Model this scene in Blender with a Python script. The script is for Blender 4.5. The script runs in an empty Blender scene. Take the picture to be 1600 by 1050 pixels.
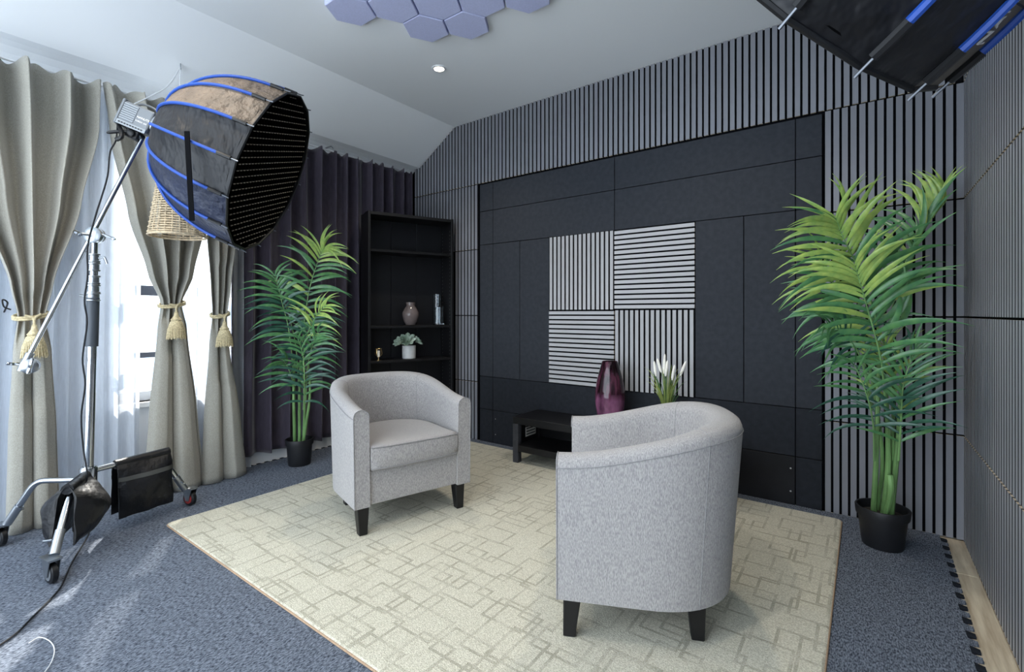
import bpy, bmesh, math, random
from mathutils import Vector, Matrix
random.seed(7)
S = bpy.context.scene
COL = S.collection
V = Vector

# ------------------------------------------------------------------ camera
FP, CAMH, HZ = 747.0, 1.15, 490.0          # focal length in px of the 1600 px frame, eye height, horizon row
YAW = math.atan(552 / 747)
cd = bpy.data.cameras.new('camera'); cam = bpy.data.objects.new('camera', cd); COL.objects.link(cam)
cam.location = (0, 0, CAMH); cam.rotation_euler = (math.pi / 2, 0, YAW)
cd.sensor_width = 36; cd.lens = FP / 1600 * 36; cd.shift_y = (HZ - 525) / 1600; cd.clip_start = 0.02
S.camera = cam
S.view_settings.view_transform = 'Standard'; S.view_settings.look = 'None'
S.view_settings.gamma = 1; S.view_settings.use_curve_mapping = False
S.view_settings.exposure = 0.0
S.cycles.max_bounces = 10; S.cycles.diffuse_bounces = 6; S.cycles.transparent_max_bounces = 24
S.cycles.sample_clamp_indirect = 6; S.cycles.caustics_reflective = False; S.cycles.caustics_refractive = False
# ------------------------------------------------------------------ sky, sun
W = bpy.data.worlds.new('sky'); S.world = W; W.use_nodes = True
bg = W.node_tree.nodes['Background']; bg.inputs[0].default_value = (0.80, 0.90, 1.0, 1); bg.inputs[1].default_value = 5.5
sl = bpy.data.lights.new('sun', 'SUN'); sl.energy = 12.0; sl.angle = math.radians(1.0); sl.color = (1, .95, .86)
so = bpy.data.objects.new('sun', sl); COL.objects.link(so)
so.rotation_euler = V((1.05, -.62, -1.0)).to_track_quat('-Z', 'Y').to_euler()
SPOT_W, SPOT_COL = 50.0, (1.0, .90, .75)

FWD = V((-math.sin(YAW), math.cos(YAW), 0)); RGT = V((math.cos(YAW), math.sin(YAW), 0)); EYE = V((0, 0, CAMH))
def ray(u, v): return FWD + RGT * ((u - 800) / FP) + V((0, 0, (HZ - v) / FP))
def atd(u, v, d): return EYE + ray(u, v) * d
def atp(u, v, ax, val):
    r = ray(u, v); return EYE + r * ((val - EYE[ax]) / r[ax])

# ------------------------------------------------------------------ materials
def lin(c):
    return tuple((x / 12.92 if x <= .04045 else ((x + .055) / 1.055) ** 2.4) for x in [int(c[i:i + 2], 16) / 255 for i in (0, 2, 4)]) + (1,)
def mat(name, col, rough=.6, metal=0, var=0.0, vscale=20, stretch=(1, 1, 1), bump=0.0, bscale=200, bstretch=None, bdist=.01, sheen=0, spec=.5, trans=0, emit=None, col2=None, alpha=None, coords='Object', ior=1.45):
    m = bpy.data.materials.new(name); m.use_nodes = True
    nt = m.node_tree; b = nt.nodes['Principled BSDF']
    b.inputs['Base Color'].default_value = lin(col); b.inputs['Roughness'].default_value = rough
    b.inputs['Metallic'].default_value = metal; b.inputs['Specular IOR Level'].default_value = spec
    b.inputs['Sheen Weight'].default_value = sheen; b.inputs['Transmission Weight'].default_value = trans
    b.inputs['IOR'].default_value = ior
    if emit: b.inputs['Emission Color'].default_value = lin(emit[0]); b.inputs['Emission Strength'].default_value = emit[1]
    tc = nt.nodes.new('ShaderNodeTexCoord')
    def noise(sc, st, det=4):
        mp = nt.nodes.new('ShaderNodeMapping'); mp.inputs['Scale'].default_value = st
        nt.links.new(tc.outputs[coords], mp.inputs[0])
        n = nt.nodes.new('ShaderNodeTexNoise'); n.inputs['Scale'].default_value = sc; n.inputs['Detail'].default_value = det
        nt.links.new(mp.outputs[0], n.inputs['Vector']); return n
    if var or col2:
        n = noise(vscale, stretch)
        cr = nt.nodes.new('ShaderNodeValToRGB'); c = lin(col)
        lo = lin(col2) if col2 else tuple(x * (1 - var) for x in c[:3]) + (1,)
        hi = c if col2 else tuple(min(1, x * (1 + var)) for x in c[:3]) + (1,)
        cr.color_ramp.elements[0].color = lo; cr.color_ramp.elements[1].color = hi
        cr.color_ramp.elements[0].position = .35; cr.color_ramp.elements[1].position = .65
        nt.links.new(n.outputs['Fac'], cr.inputs[0]); nt.links.new(cr.outputs[0], b.inputs['Base Color'])
    if bump:
        n2 = noise(bscale, bstretch or stretch, 3)
        bp = nt.nodes.new('ShaderNodeBump'); bp.inputs['Strength'].default_value = bump; bp.inputs['Distance'].default_value = bdist
        nt.links.new(n2.outputs['Fac'], bp.inputs['Height']); nt.links.new(bp.outputs[0], b.inputs['Normal'])
    return m
M = {}
M['ceiling'] = mat('ceiling_paint', 'eceff1', .9, bump=.03, bscale=90)
M['wall'] = mat('wall_paint', 'd9dde2', .9, bump=.03, bscale=90)
M['slat_lit'] = mat('window_lit_ash_slat', '929499', .55, var=.16, vscale=14, stretch=(1, 1, .06), bump=.1, bscale=120, bstretch=(1, 1, .04))  # same slats as on the back wall, window light put into the colour
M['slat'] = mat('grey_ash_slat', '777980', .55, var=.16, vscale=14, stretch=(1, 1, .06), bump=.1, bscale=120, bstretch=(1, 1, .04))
M['slat_h'] = mat('pale_ash_slat', 'a2a2a5', .55, var=.12, vscale=14, stretch=(.06, 1, 1), bump=.1, bscale=120, bstretch=(.04, 1, 1))
M['slat_v'] = mat('pale_ash_slat_upright', 'a2a2a5', .55, var=.12, vscale=14, stretch=(1, 1, .06), bump=.1, bscale=120, bstretch=(1, 1, .04))
M['dark_edge'] = mat('dark_slat_edge', '232427', .7)
M['mdf'] = mat('raw_fibreboard_end', 'cbbca3', .8, var=.1)
M['felt'] = mat('black_felt', '0c0d10', 1, bump=.1, spec=.1)
M['slate'] = mat('charcoal_felt_board', '2f3238', .85, var=.10, vscale=30, bump=.12, bscale=300, spec=.25)
M['slate2'] = mat('black_felt_board', '22252b', .8, var=.14, vscale=30, bump=.12, bscale=300, spec=.25)
M['gloss_board'] = mat('black_board', '141519', .6, var=.2, vscale=8, spec=.3)
M['screw'] = mat('screw_head', 'b8b8b6', .35, .8)
M['oak'] = mat('pale_oak_plank', 'd9ccb4', .5, vscale=6, stretch=(7, .6, 1), col2='b09f86', bump=.05, bscale=60, bstretch=(8, .5, 1))
M['carpet'] = mat('blue_grey_felt_carpet', '838b98', 1, vscale=230, stretch=(1, .35, 1), col2='373d49', bump=.5, bscale=380, bstretch=(1, .5, 1), spec=.1)
M['carpet_edge'] = mat('dark_carpet_edge', '22252b', 1, var=.3, vscale=60, spec=.1)
M['linen'] = mat('grey_linen', 'b0adaa', .95, vscale=380, stretch=(1, 1, .25), col2='898688', bump=.3, bscale=600, bstretch=(1, 1, .3), sheen=.25, spec=.2)
M['piping'] = mat('grey_piping', '8e8d8e', .95, var=.1, vscale=100, spec=.2)
M['black_wood'] = mat('black_brown_wood', '0c0c0f', .42, var=.3, vscale=12, stretch=(1, 1, .15))
M['black_wood_grey'] = mat('greyish_black_wood', '3a3c42', .45, var=.2, vscale=20)  # lighter grey tone for the front bench legs
M['back_board'] = mat('black_back_board', '08090f', .5, var=.2)
M['beige'] = mat('beige_curtain', 'a5a298', .85, vscale=260, stretch=(1, 1, .5), col2='949187', bump=.08, bscale=300, sheen=.2, spec=.25)
M['plum'] = mat('dark_plum_curtain', '39323f', .62, var=.14, vscale=60, stretch=(1, 1, .3), bump=.06, bscale=260, sheen=.35, spec=.35)
M['rope'] = mat('gold_rope', 'c4b692', .7, var=.25, vscale=120)
M['chrome'] = mat('chrome', 'bcc0c4', .14, 1)
M['steel'] = mat('brushed_steel', 'a9aeb3', .33, 1)
M['tip'] = mat('dark_steel_tip', '6a6e74', .4, 1)
M['grey_metal'] = mat('grey_painted_metal', '6f7479', .42, .25)
M['grey_fin'] = mat('pale_grey_plastic', '8b9298', .55)
M['dark_grey'] = mat('dark_grey_sleeve', '474d55', .5)
M['black_plastic'] = mat('black_plastic', '101114', .45)
M['pot'] = mat('black_pot_plastic', '17181c', .5)
M['red'] = mat('red_wheel_hub', '7d2626', .5)
M['nylon'] = mat('black_nylon', '0b0c12', .5, var=.15, vscale=9, bump=1, bdist=.04, bscale=11, bstretch=(1, 1, .5), sheen=.05)
M['nylon2'] = mat('cool_sheen_nylon', '20263a', .5, var=.12, vscale=9, bump=1, bdist=.03, bscale=12, sheen=.05)  # black nylon with the bluish sheen of the lower panels painted in
M['warm_lit_nylon'] = mat('warm_lit_nylon', '6a5d50', .65, var=.2, vscale=14, bump=1, bdist=.03, bscale=20, sheen=.05)  # black nylon, warm downlight on the top panels painted as a tan colour
M['grey_nylon'] = mat('grey_nylon', '6b6660', .7, var=.08, vscale=30)
M['bag'] = mat('navy_black_bag_nylon', '07080d', .42, var=.2, vscale=12, bump=.6, bdist=.02, bscale=14)
M['bag_band'] = mat('grey_bag_band', '40413f', .6)
M['blue'] = mat('blue_sleeve', '18479f', .5, sheen=.05)
M['grid'] = mat('black_grid_fabric', '050506', .95, spec=.05)
M['stitch'] = mat('pale_stitch', '8b8478', .8)
M['white'] = mat('white_print', 'f0f0f0', .6)
M['wicker'] = mat('pale_wicker', 'd3c0a2', .75, var=.2, vscale=60)
M['cord'] = mat('white_cord', 'd8dadc', .5)
M['black_cord'] = mat('black_cable', '14161c', .5)
M['soil'] = mat('soil', '2a241f', 1, var=.5, vscale=80, bump=.8, bscale=60)
M['stem'] = mat('green_stem', '6f955c', .5, var=.25, vscale=14, stretch=(1, 1, .3))
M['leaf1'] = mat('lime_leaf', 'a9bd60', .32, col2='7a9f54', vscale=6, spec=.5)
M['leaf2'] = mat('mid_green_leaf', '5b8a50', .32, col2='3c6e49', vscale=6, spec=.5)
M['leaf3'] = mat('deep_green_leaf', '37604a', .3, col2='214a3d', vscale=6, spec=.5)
M['hex'] = mat('lavender_grey_felt', 'bcc1e2', .95, var=.04, vscale=120, bump=.08, bscale=300, spec=.2)
M['trim_white'] = mat('white_trim', 'e4e6e8', .5)
M['frame_dark'] = mat('dark_window_frame', '50545e', .5)
M['lamp'] = mat('lit_lamp_glass', 'fff4e0', .5, emit=('fff0d8', 14))
M['ceramic'] = mat('white_ceramic', 'c9c9c8', .35, var=.06, vscale=30)
M['taupe_glaze'] = mat('taupe_glaze', '6e6361', .12, var=.25, vscale=9)
M['gold'] = mat('gold_wire', 'd2b37c', .28, 1)
M['candle'] = mat('candle_wax', 'efe6d6', .5)
M['succulent'] = mat('pale_succulent', 'b9c6b6', .6, col2='7f9684', vscale=14)
M['petal'] = mat('white_flower', 'efece2', .6, var=.06, vscale=60, bump=.3, bscale=200)
M['grass1'] = mat('pale_grass', '9aa860', .5, var=.2); M['grass2'] = mat('green_grass', '4f7242', .5, var=.2)
M['building'] = mat('pale_blue_facade', 'a9bbd0', .8, var=.1, vscale=1)
M['outdoor_glass'] = mat('dark_glass', '5c7796', .2)
M['binding'] = mat('tan_binding', 'a98f76', .9, var=.15, vscale=120)
M['paper'] = mat('paper_label', 'c9c7c2', .7)

def glassmat(name, col, rough=.02):
    m = mat(name, col, rough, trans=1.0, ior=1.45); return m
M['clear_glass'] = glassmat('clear_glass', 'eef4f8')
def two_tone():
    """dark plum neck running into a mottled purple belly, as the glass itself is coloured"""
    m = mat('two_tone_glass', '9a6285', .05, vscale=17, stretch=(1, 1, .3), col2='43203a', trans=.3); nt = m.node_tree; b = nt.nodes['Principled BSDF']; L = nt.links
    old = b.inputs['Base Color'].links[0].from_socket
    tc = nt.nodes.new('ShaderNodeTexCoord'); sp = nt.nodes.new('ShaderNodeSeparateXYZ'); L.new(tc.outputs['Object'], sp.inputs[0])
    mp = nt.nodes.new('ShaderNodeMapping'); mp.inputs['Scale'].default_value = (1, 1, .15); L.new(tc.outputs['Object'], mp.inputs[0])
    n = nt.nodes.new('ShaderNodeTexNoise'); n.inputs['Scale'].default_value = 22; L.new(mp.outputs[0], n.inputs['Vector'])
    a = nt.nodes.new('ShaderNodeMath'); a.operation = 'MULTIPLY_ADD'; a.inputs[1].default_value = .09; L.new(n.outputs['Fac'], a.inputs[0]); L.new(sp.outputs[2], a.inputs[2])
    r = nt.nodes.new('ShaderNodeMapRange'); r.inputs[1].default_value = .235; r.inputs[2].default_value = .285; L.new(a.outputs[0], r.inputs[0])
    c = nt.nodes.new('ShaderNodeValToRGB'); c.color_ramp.elements[0].color = lin('1a0b12'); c.color_ramp.elements[1].color = lin('5d3346'); c.color_ramp.elements[0].position = .45; c.color_ramp.elements[1].position = .62; L.new(n.outputs['Fac'], c.inputs[0])
    mx = nt.nodes.new('ShaderNodeMix'); mx.data_type = 'RGBA'; L.new(r.outputs[0], mx.inputs[0]); L.new(old, mx.inputs[6]); L.new(c.outputs[0], mx.inputs[7]); L.new(mx.outputs[2], b.inputs['Base Color']); return m
M['two_tone'] = two_tone()
M['pane'] = None
def panemat():
    m = bpy.data.materials.new('window_glass'); m.use_nodes = True; nt = m.node_tree; nt.nodes.clear()
    o = nt.nodes.new('ShaderNodeOutputMaterial'); mx = nt.nodes.new('ShaderNodeMixShader'); t = nt.nodes.new('ShaderNodeBsdfTransparent'); g = nt.nodes.new('ShaderNodeBsdfGlossy')
    g.inputs['Roughness'].default_value = .02; mx.inputs[0].default_value = .06
    nt.links.new(t.outputs[0], mx.inputs[1]); nt.links.new(g.outputs[0], mx.inputs[2]); nt.links.new(mx.outputs[0], o.inputs[0]); return m
M['pane'] = panemat()
def sheermat():
    m = bpy.data.materials.new('white_sheer_voile'); m.use_nodes = True; nt = m.node_tree; nt.nodes.clear()
    o = nt.nodes.new('ShaderNodeOutputMaterial'); mx = nt.nodes.new('ShaderNodeMixShader'); mx2 = nt.nodes.new('ShaderNodeMixShader')
    t = nt.nodes.new('ShaderNodeBsdfTransparent'); d = nt.nodes.new('ShaderNodeBsdfDiffuse'); tl = nt.nodes.new('ShaderNodeBsdfTranslucent')
    tc = nt.nodes.new('ShaderNodeTexCoord'); mp = nt.nodes.new('ShaderNodeMapping'); mp.inputs['Scale'].default_value = (1, 1, .08)
    n = nt.nodes.new('ShaderNodeTexNoise'); n.inputs['Scale'].default_value = 240
    nt.links.new(tc.outputs['Object'], mp.inputs[0]); nt.links.new(mp.outputs[0], n.inputs['Vector'])
    mr = nt.nodes.new('ShaderNodeMapRange'); mr.inputs[3].default_value = .62; mr.inputs[4].default_value = .82
    nt.links.new(n.outputs['Fac'], mr.inputs[0]); nt.links.new(mr.outputs[0], mx.inputs[0])
    for q in (d, tl): q.inputs[0].default_value = lin('e6ebf2')
    mx2.inputs[0].default_value = .55
    nt.links.new(d.outputs[0], mx2.inputs[1]); nt.links.new(tl.outputs[0], mx2.inputs[2])
    nt.links.new(t.outputs[0], mx.inputs[1]); nt.links.new(mx2.outputs[0], mx.inputs[2]); nt.links.new(mx.outputs[0], o.inputs[0]); return m
M['sheer'] = sheermat()

def rugmat():
    m = mat('cream_rug_pile', 'cdc9b4', 1, bump=.5, bscale=260, spec=.1); nt = m.node_tree; b = nt.nodes['Principled BSDF']
    L = nt.links
    def nd(t, **k):
        n = nt.nodes.new(t)
        for a, v in k.items(): setattr(n, a, v)
        return n
    def math_(op, a, b_=None, c=None):
        n = nd('ShaderNodeMath', operation=op)
        for i, x in enumerate((a, b_, c)):
            if x is None: continue
            if isinstance(x, (int, float)): n.inputs[i].default_value = x
            else: L.new(x, n.inputs[i])
        return n.outputs[0]
    tc = nd('ShaderNodeTexCoord'); sp = nd('ShaderNodeSeparateXYZ'); L.new(tc.outputs['Object'], sp.inputs[0])
    total = None
    for k, (per, ox, oy, hx, hy, seed) in enumerate([(.23, .03, .02, .32, .36, 1.7), (.23, .145, .12, .38, .28, 9.1), (.46, .2, .06, .17, .30, 6.3)]):
        x = math_('DIVIDE', math_('ADD', sp.outputs[0], ox + 5), per); y = math_('DIVIDE', math_('ADD', sp.outputs[1], oy + 5), per)
        fx, fy = math_('FLOOR', x), math_('FLOOR', y)
        cb = nd('ShaderNodeCombineXYZ'); L.new(fx, cb.inputs[0]); L.new(fy, cb.inputs[1]); cb.inputs[2].default_value = seed
        wn = nd('ShaderNodeTexWhiteNoise', noise_dimensions='3D'); L.new(cb.outputs[0], wn.inputs[0])
        sc = nd('ShaderNodeSeparateColor'); L.new(wn.outputs['Color'], sc.inputs[0])
        jx = math_('MULTIPLY', math_('SUBTRACT', sc.outputs[0], .5), .22); jy = math_('MULTIPLY', math_('SUBTRACT', sc.outputs[1], .5), .22)
        dx = math_('SUBTRACT', math_('ABSOLUTE', math_('ADD', math_('SUBTRACT', math_('FRACT', x), .5), jx)), hx)
        dy = math_('SUBTRACT', math_('ABSOLUTE', math_('ADD', math_('SUBTRACT', math_('FRACT', y), .5), jy)), hy)
        d = math_('MULTIPLY', math_('ABSOLUTE', math_('MAXIMUM', dx, dy)), per)
        ln = math_('LESS_THAN', d, .0056)
        keep = math_('GREATER_THAN', sc.outputs[2], .18)
        ln = math_('MULTIPLY', ln, keep)
        total = ln if total is None else math_('MAXIMUM', total, ln)
    br = nd('ShaderNodeTexNoise'); br.inputs['Scale'].default_value = 9; L.new(tc.outputs['Object'], br.inputs['Vector'])
    wear = nd('ShaderNodeMapRange'); wear.inputs[1].default_value = .38; wear.inputs[2].default_value = .62; wear.inputs[3].default_value = .35; wear.inputs[4].default_value = 1
    L.new(br.outputs['Fac'], wear.inputs[0])
    fac = math_('MULTIPLY', math_('MULTIPLY', total, .5), wear.outputs[0])
    pn = nd('ShaderNodeTexNoise'); pn.inputs['Scale'].default_value = 190; L.new(tc.outputs['Object'], pn.inputs['Vector'])
    cr = nd('ShaderNodeValToRGB'); cr.color_ramp.elements[0].color = lin('bbb7a5'); cr.color_ramp.elements[1].color = lin('dcd8c8')
    cr.color_ramp.elements[0].position = .35; cr.color_ramp.elements[1].position = .65
    L.new(pn.outputs['Fac'], cr.inputs[0])
    mx = nd('ShaderNodeMix', data_type='RGBA'); L.new(fac, mx.inputs[0]); L.new(cr.outputs[0], mx.inputs[6]); mx.inputs[7].default_value = lin('7f7a69')
    L.new(mx.outputs[2], b.inputs['Base Color']); return m
M['rug'] = rugmat()

# ------------------------------------------------------------------ mesh building
class MB:
    def __init__(s): s.v = []; s.f = []; s.m = []
    def add(s, vs, fs, mi=0):
        o = len(s.v); s.v += [tuple(p) for p in vs]; s.f += [tuple(i + o for i in f) for f in fs]; s.m += [mi] * len(fs); return s
    def box(s, a, b, mi=0, ends=None, sides=None):
        x0, y0, z0 = a; x1, y1, z1 = b
        vs = [(x0, y0, z0), (x1, y0, z0), (x1, y1, z0), (x0, y1, z0), (x0, y0, z1), (x1, y0, z1), (x1, y1, z1), (x0, y1, z1)]
        fs = [(3, 2, 1, 0), (4, 5, 6, 7), (0, 1, 5, 4), (1, 2, 6, 5), (2, 3, 7, 6), (3, 0, 4, 7)]
        s.add(vs, fs, mi)
        if ends is not None:
            for k in {'z': (0, 1), 'y': (2, 4), 'x': (3, 5)}[ends]: s.m[len(s.m) - 6 + k] = 1
        if sides is not None:
            for k in {'z': (0, 1), 'y': (2, 4), 'x': (3, 5)}[sides]: s.m[len(s.m) - 6 + k] = 2
        return s
    def obox(s, c, ax, ay, az, hx, hy, hz, mi=0):
        c = V(c); vs = []
        for z in (-1, 1):
            for x, y in ((-1, -1), (1, -1), (1, 1), (-1, 1)): vs.append(c + ax * (x * hx) + ay * (y * hy) + az * (z * hz))
        return s.add(vs, [(3, 2, 1, 0), (4, 5, 6, 7), (0, 1, 5, 4), (1, 2, 6, 5), (2, 3, 7, 6), (3, 0, 4, 7)], mi)
    def tube(s, pts, r, n=8, mi=0, closed=False):
        pts = [V(p) for p in pts]; N = len(pts); rs = r if isinstance(r, (list, tuple)) else [r] * N
        T = []
        for i in range(N):
            a = pts[(i - 1) % N] if (closed or i > 0) else pts[0]; b = pts[(i + 1) % N] if (closed or i < N - 1) else pts[-1]
            t = (b - a); T.append(t.normalized() if t.length > 1e-9 else V((0, 0, 1)))
        up = V((0, 0, 1)) if abs(T[0].z) < .9 else V((1, 0, 0))
        x = T[0].cross(up).normalized(); vs = []
        for i in range(N):
            x = (x - T[i] * x.dot(T[i]));
            if x.length < 1e-6: x = T[i].orthogonal()
            x.normalize(); y = T[i].cross(x)
            for k in range(n):
                a = 2 * math.pi * k / n; vs.append(pts[i] + (x * math.cos(a) + y * math.sin(a)) * rs[i])
        fs = []
        for i in range(N if closed else N - 1):
            j = (i + 1) % N
            for k in range(n): fs.append((i * n + k, i * n + (k + 1) % n, j * n + (k + 1) % n, j * n + k))
        if not closed: fs += [tuple(range(n - 1, -1, -1)), tuple((N - 1) * n + k for k in range(n))]
        return s.add(vs, fs, mi)
    def lathe(s, c, prof, n=24, mi=0, axis=None, cap=True):
        c = V(c)
        if axis is None: X, Y_, Z_ = V((1, 0, 0)), V((0, 1, 0)), V((0, 0, 1))
        else: Z_ = V(axis).normalized(); X = Z_.orthogonal().normalized(); Y_ = Z_.cross(X)
        vs = []
        for r, z in prof:
            for k in range(n):
                a = 2 * math.pi * k / n; vs.append(c + X * (r * math.cos(a)) + Y_ * (r * math.sin(a)) + Z_ * z)
        fs = []
        for i in range(len(prof) - 1):
            for k in range(n): fs.append((i * n + k, i * n + (k + 1) % n, (i + 1) * n + (k + 1) % n, (i + 1) * n + k))
        if cap: fs += [tuple(range(n - 1, -1, -1)), tuple((len(prof) - 1) * n + k for k in range(n))]
        return s.add(vs, fs, mi)
    def grid(s, rows, mi=0, closed=False):
        R, Cn = len(rows), len(rows[0]); vs = [p for r in rows for p in r]; fs = []
        for i in range(R - 1):
            for j in range(Cn if closed else Cn - 1):
                k = (j + 1) % Cn; fs.append((i * Cn + j, i * Cn + k, (i + 1) * Cn + k, (i + 1) * Cn + j))
        return s.add(vs, fs, mi)
    def mesh(s, name, mats, off=V((0, 0, 0)), smooth=False, ang=40):
        me = bpy.data.meshes.new(name); me.from_pydata([tuple(V(p) - off) for p in s.v], [], s.f)
        for m in (mats if isinstance(mats, (list, tuple)) else [mats]): me.materials.append(m)
        if any(s.m): me.polygons.foreach_set('material_index', s.m)
        me.update()
        if smooth:
            me.polygons.foreach_set('use_smooth', [True] * len(me.polygons)); me.set_sharp_from_angle(angle=math.radians(ang))
        return me
    def build(s, name, mats, parent=None, world=True, smooth=False, origin=None, ang=40):
        """one mesh object; vertices are world positions when the root is an unrotated Empty (world=True), else the root's own frame"""
        off = V((0, 0, 0))
        if parent is not None and world:
            p = parent
            while p.parent: p = p.parent
            off = V(p.location)
        if parent is None and origin is not None: off = V(origin)
        o = bpy.data.objects.new(name, s.mesh(name, mats, off, smooth, ang)); COL.objects.link(o)
        if parent is not None: o.parent = parent
        elif origin is not None: o.location = origin
        return o
def inst(name, me, parent, loc=None, mtx=None):
    o = bpy.data.objects.new(name, me); COL.objects.link(o); o.parent = parent
    if loc is not None: o.location = loc
    if mtx is not None: o.matrix_basis = mtx
    return o
def tag(o, label, cat, group=None):
    o['label'] = label; o['category'] = cat
    if group: o['group'] = group
    return o
def thing(name, label, cat, loc=(0, 0, 0), rz=0, group=None):
    o = bpy.data.objects.new(name, None); COL.objects.link(o); o.location = loc; o.rotation_euler = (0, 0, rz); o.empty_display_size = .1
    return tag(o, label, cat, group)
def struct(o): o['kind'] = 'structure'; return o
def stuff(o): o['kind'] = 'stuff'; return o
def bevel(o, w=.004, seg=2):
    m = o.modifiers.new('bevel', 'BEVEL'); m.width = w; m.segments = seg; m.limit_method = 'ANGLE'; return o
def smoothstep(t): t = max(0, min(1, t)); return t * t * (3 - 2 * t)
def catmull(P, n=8):
    P = [V(p) for p in P]; out = []
    Q = [P[0] * 2 - P[1]] + P + [P[-1] * 2 - P[-2]]
    for i in range(1, len(Q) - 2):
        for k in range(n):
            t = k / n; a, b, c, d = Q[i - 1], Q[i], Q[i + 1], Q[i + 2]
            out.append(.5 * ((2 * b) + (c - a) * t + (2 * a - 5 * b + 4 * c - d) * t * t + (3 * b - a - 3 * c + d) * t ** 3))
    out.append(P[-1]); return out

# ================================================================== THE ROOM
XL, XR, YB, ZC = -3.75, 0.40, 3.30, 2.91
YR = -1.6
XS = -3.12            # where the ceiling starts to slope
fl = struct(MB().box((XL - .1, YR, -.12), (XR + .1, YB + .1, -.012)).build('floor', M['mdf']))
for (x0, x1) in ((.212, .3995), (.020, .210), (XL + .002, XL + .19)):
    y = YR + .02; k = 0
    while y < YB - .02:
        y1 = min(y + (1.22 if k else (.8 if x0 > .1 else 1.1)), YB)
        bevel(MB().box((x0, y, -.012), (x1, y1 - .002, 0)).build('plank', M['oak'], fl), .0015, 1); y = y1; k += 1
# ceiling: flat part, sloped part, soffit over the windows
cb = MB()
prof = [(XR + .02, ZC), (XS, ZC), (-3.60, 2.612), (-3.66, 2.605), (-3.70, 2.59), (-3.73, 2.56), (XL, 2.50)]
top = [(XR + .02, ZC + .12), (XS, ZC + .12), (-3.68, ZC + .12), (-3.72, ZC + .12), (-3.76, ZC + .12), (-3.78, ZC + .12), (XL - .12, ZC + .12)]
for i in range(len(prof) - 1):
    (xa, za), (xb, zb), (xc, zc), (xd, zd) = prof[i], prof[i + 1], top[i + 1], top[i]
    vs = [(xa, YR, za), (xb, YR, zb), (xc, YR, zc), (xd, YR, zd), (xa, YB + .1, za), (xb, YB + .1, zb), (xc, YB + .1, zc), (xd, YB + .1, zd)]
    cb.add(vs, [(0, 1, 5, 4), (2, 3, 7, 6), (0, 3, 2, 1), (4, 5, 6, 7)])
ce = struct(cb.build('ceiling', M['ceiling']))
# hexagonal acoustic panels stuck to the ceiling (parts of it)
hx = MB(); R = .141
hx.add([(R * math.cos(math.pi / 3 * k), R * math.sin(math.pi / 3 * k), 0) for k in range(6)] + [((R - .004) * math.cos(math.pi / 3 * k), (R - .004) * math.sin(math.pi / 3 * k), -.03) for k in range(6)] + [(R * math.cos(math.pi / 3 * k), R * math.sin(math.pi / 3 * k), -.026) for k in range(6)],
       [tuple(range(6)), tuple(range(11, 5, -1))] + [(k, 12 + k, 12 + (k + 1) % 6, (k + 1) % 6) for k in range(6)] + [(12 + k, 6 + k, 6 + (k + 1) % 6, 12 + (k + 1) % 6) for k in range(6)])
hm = hx.mesh('hexagon_panel', M['hex'])
for (x, y) in ((-2.15, 2.03), (-1.93, 2.155), (-2.15, 1.78), (-1.93, 1.905), (-1.71, 2.03), (-1.49, 2.155), (-2.37, 1.655), (-1.71, 1.78), (-1.93, 1.655), (-1.49, 1.905), (-1.27, 2.03), (-2.15, 1.53)):
    inst('hexagon_panel', hm, ce, (x, y, ZC - random.uniform(0, .003)))
# left wall with the window opening
WY0, WY1, WZ0, WZ1 = .93, 2.02, .58, 2.36
wl = struct(MB().box((XL - .14, YR, 0), (XL, WY0, 2.62)).box((XL - .14, WY1, 0), (XL, YB + .1, 2.62)).box((XL - .14, WY0, 0), (XL, WY1, WZ0)).box((XL - .14, WY0, WZ1), (XL, WY1, 2.62)).build('wall_left', M['wall']))
win = struct(bpy.data.objects.new('window_1', None)); COL.objects.link(win); win.location = (XL - .08, WY0, WZ0)
wx = XL - .09
for a, b in (((WY0, WZ0), (WY1, WZ0 + .06)), ((WY0, WZ1 - .05), (WY1, WZ1)), ((WY0, WZ0), (WY0 + .05, WZ1)), ((WY1 - .05, WZ0), (WY1, WZ1)), ((WY0 + .62, WZ0), (WY0 + .66, WZ1))):
    MB().box((wx - .03, a[0], a[1]), (wx + .03, b[0], b[1])).build('window_frame', M['trim_white'], win)
for y0, y1 in ((WY0 + .05, WY0 + .62), (WY0 + .66, WY1 - .05)):
    MB().box((wx - .025, y0, 1.27), (wx + .035, y1, 1.335)).build('sash_rail', M['frame_dark'], win)
    MB().box((wx - .025, y0, .86), (wx + .035, y1, .895)).build('sash_rail', M['frame_dark'], win)
    MB().box((wx - .004, y0, WZ0 + .06), (wx + .004, y1, WZ1 - .05)).build('pane', M['pane'], win)
MB().box((XL - .1, WY0 - .04, WZ0 - .03), (XL + .03, WY1 + .04, WZ0)).build('window_sill', M['trim_white'], win)
struct(MB().box((XL, YR, 0), (XL + .015, YB - .01, .11)).build('baseboard_left', M['trim_white']))
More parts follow.
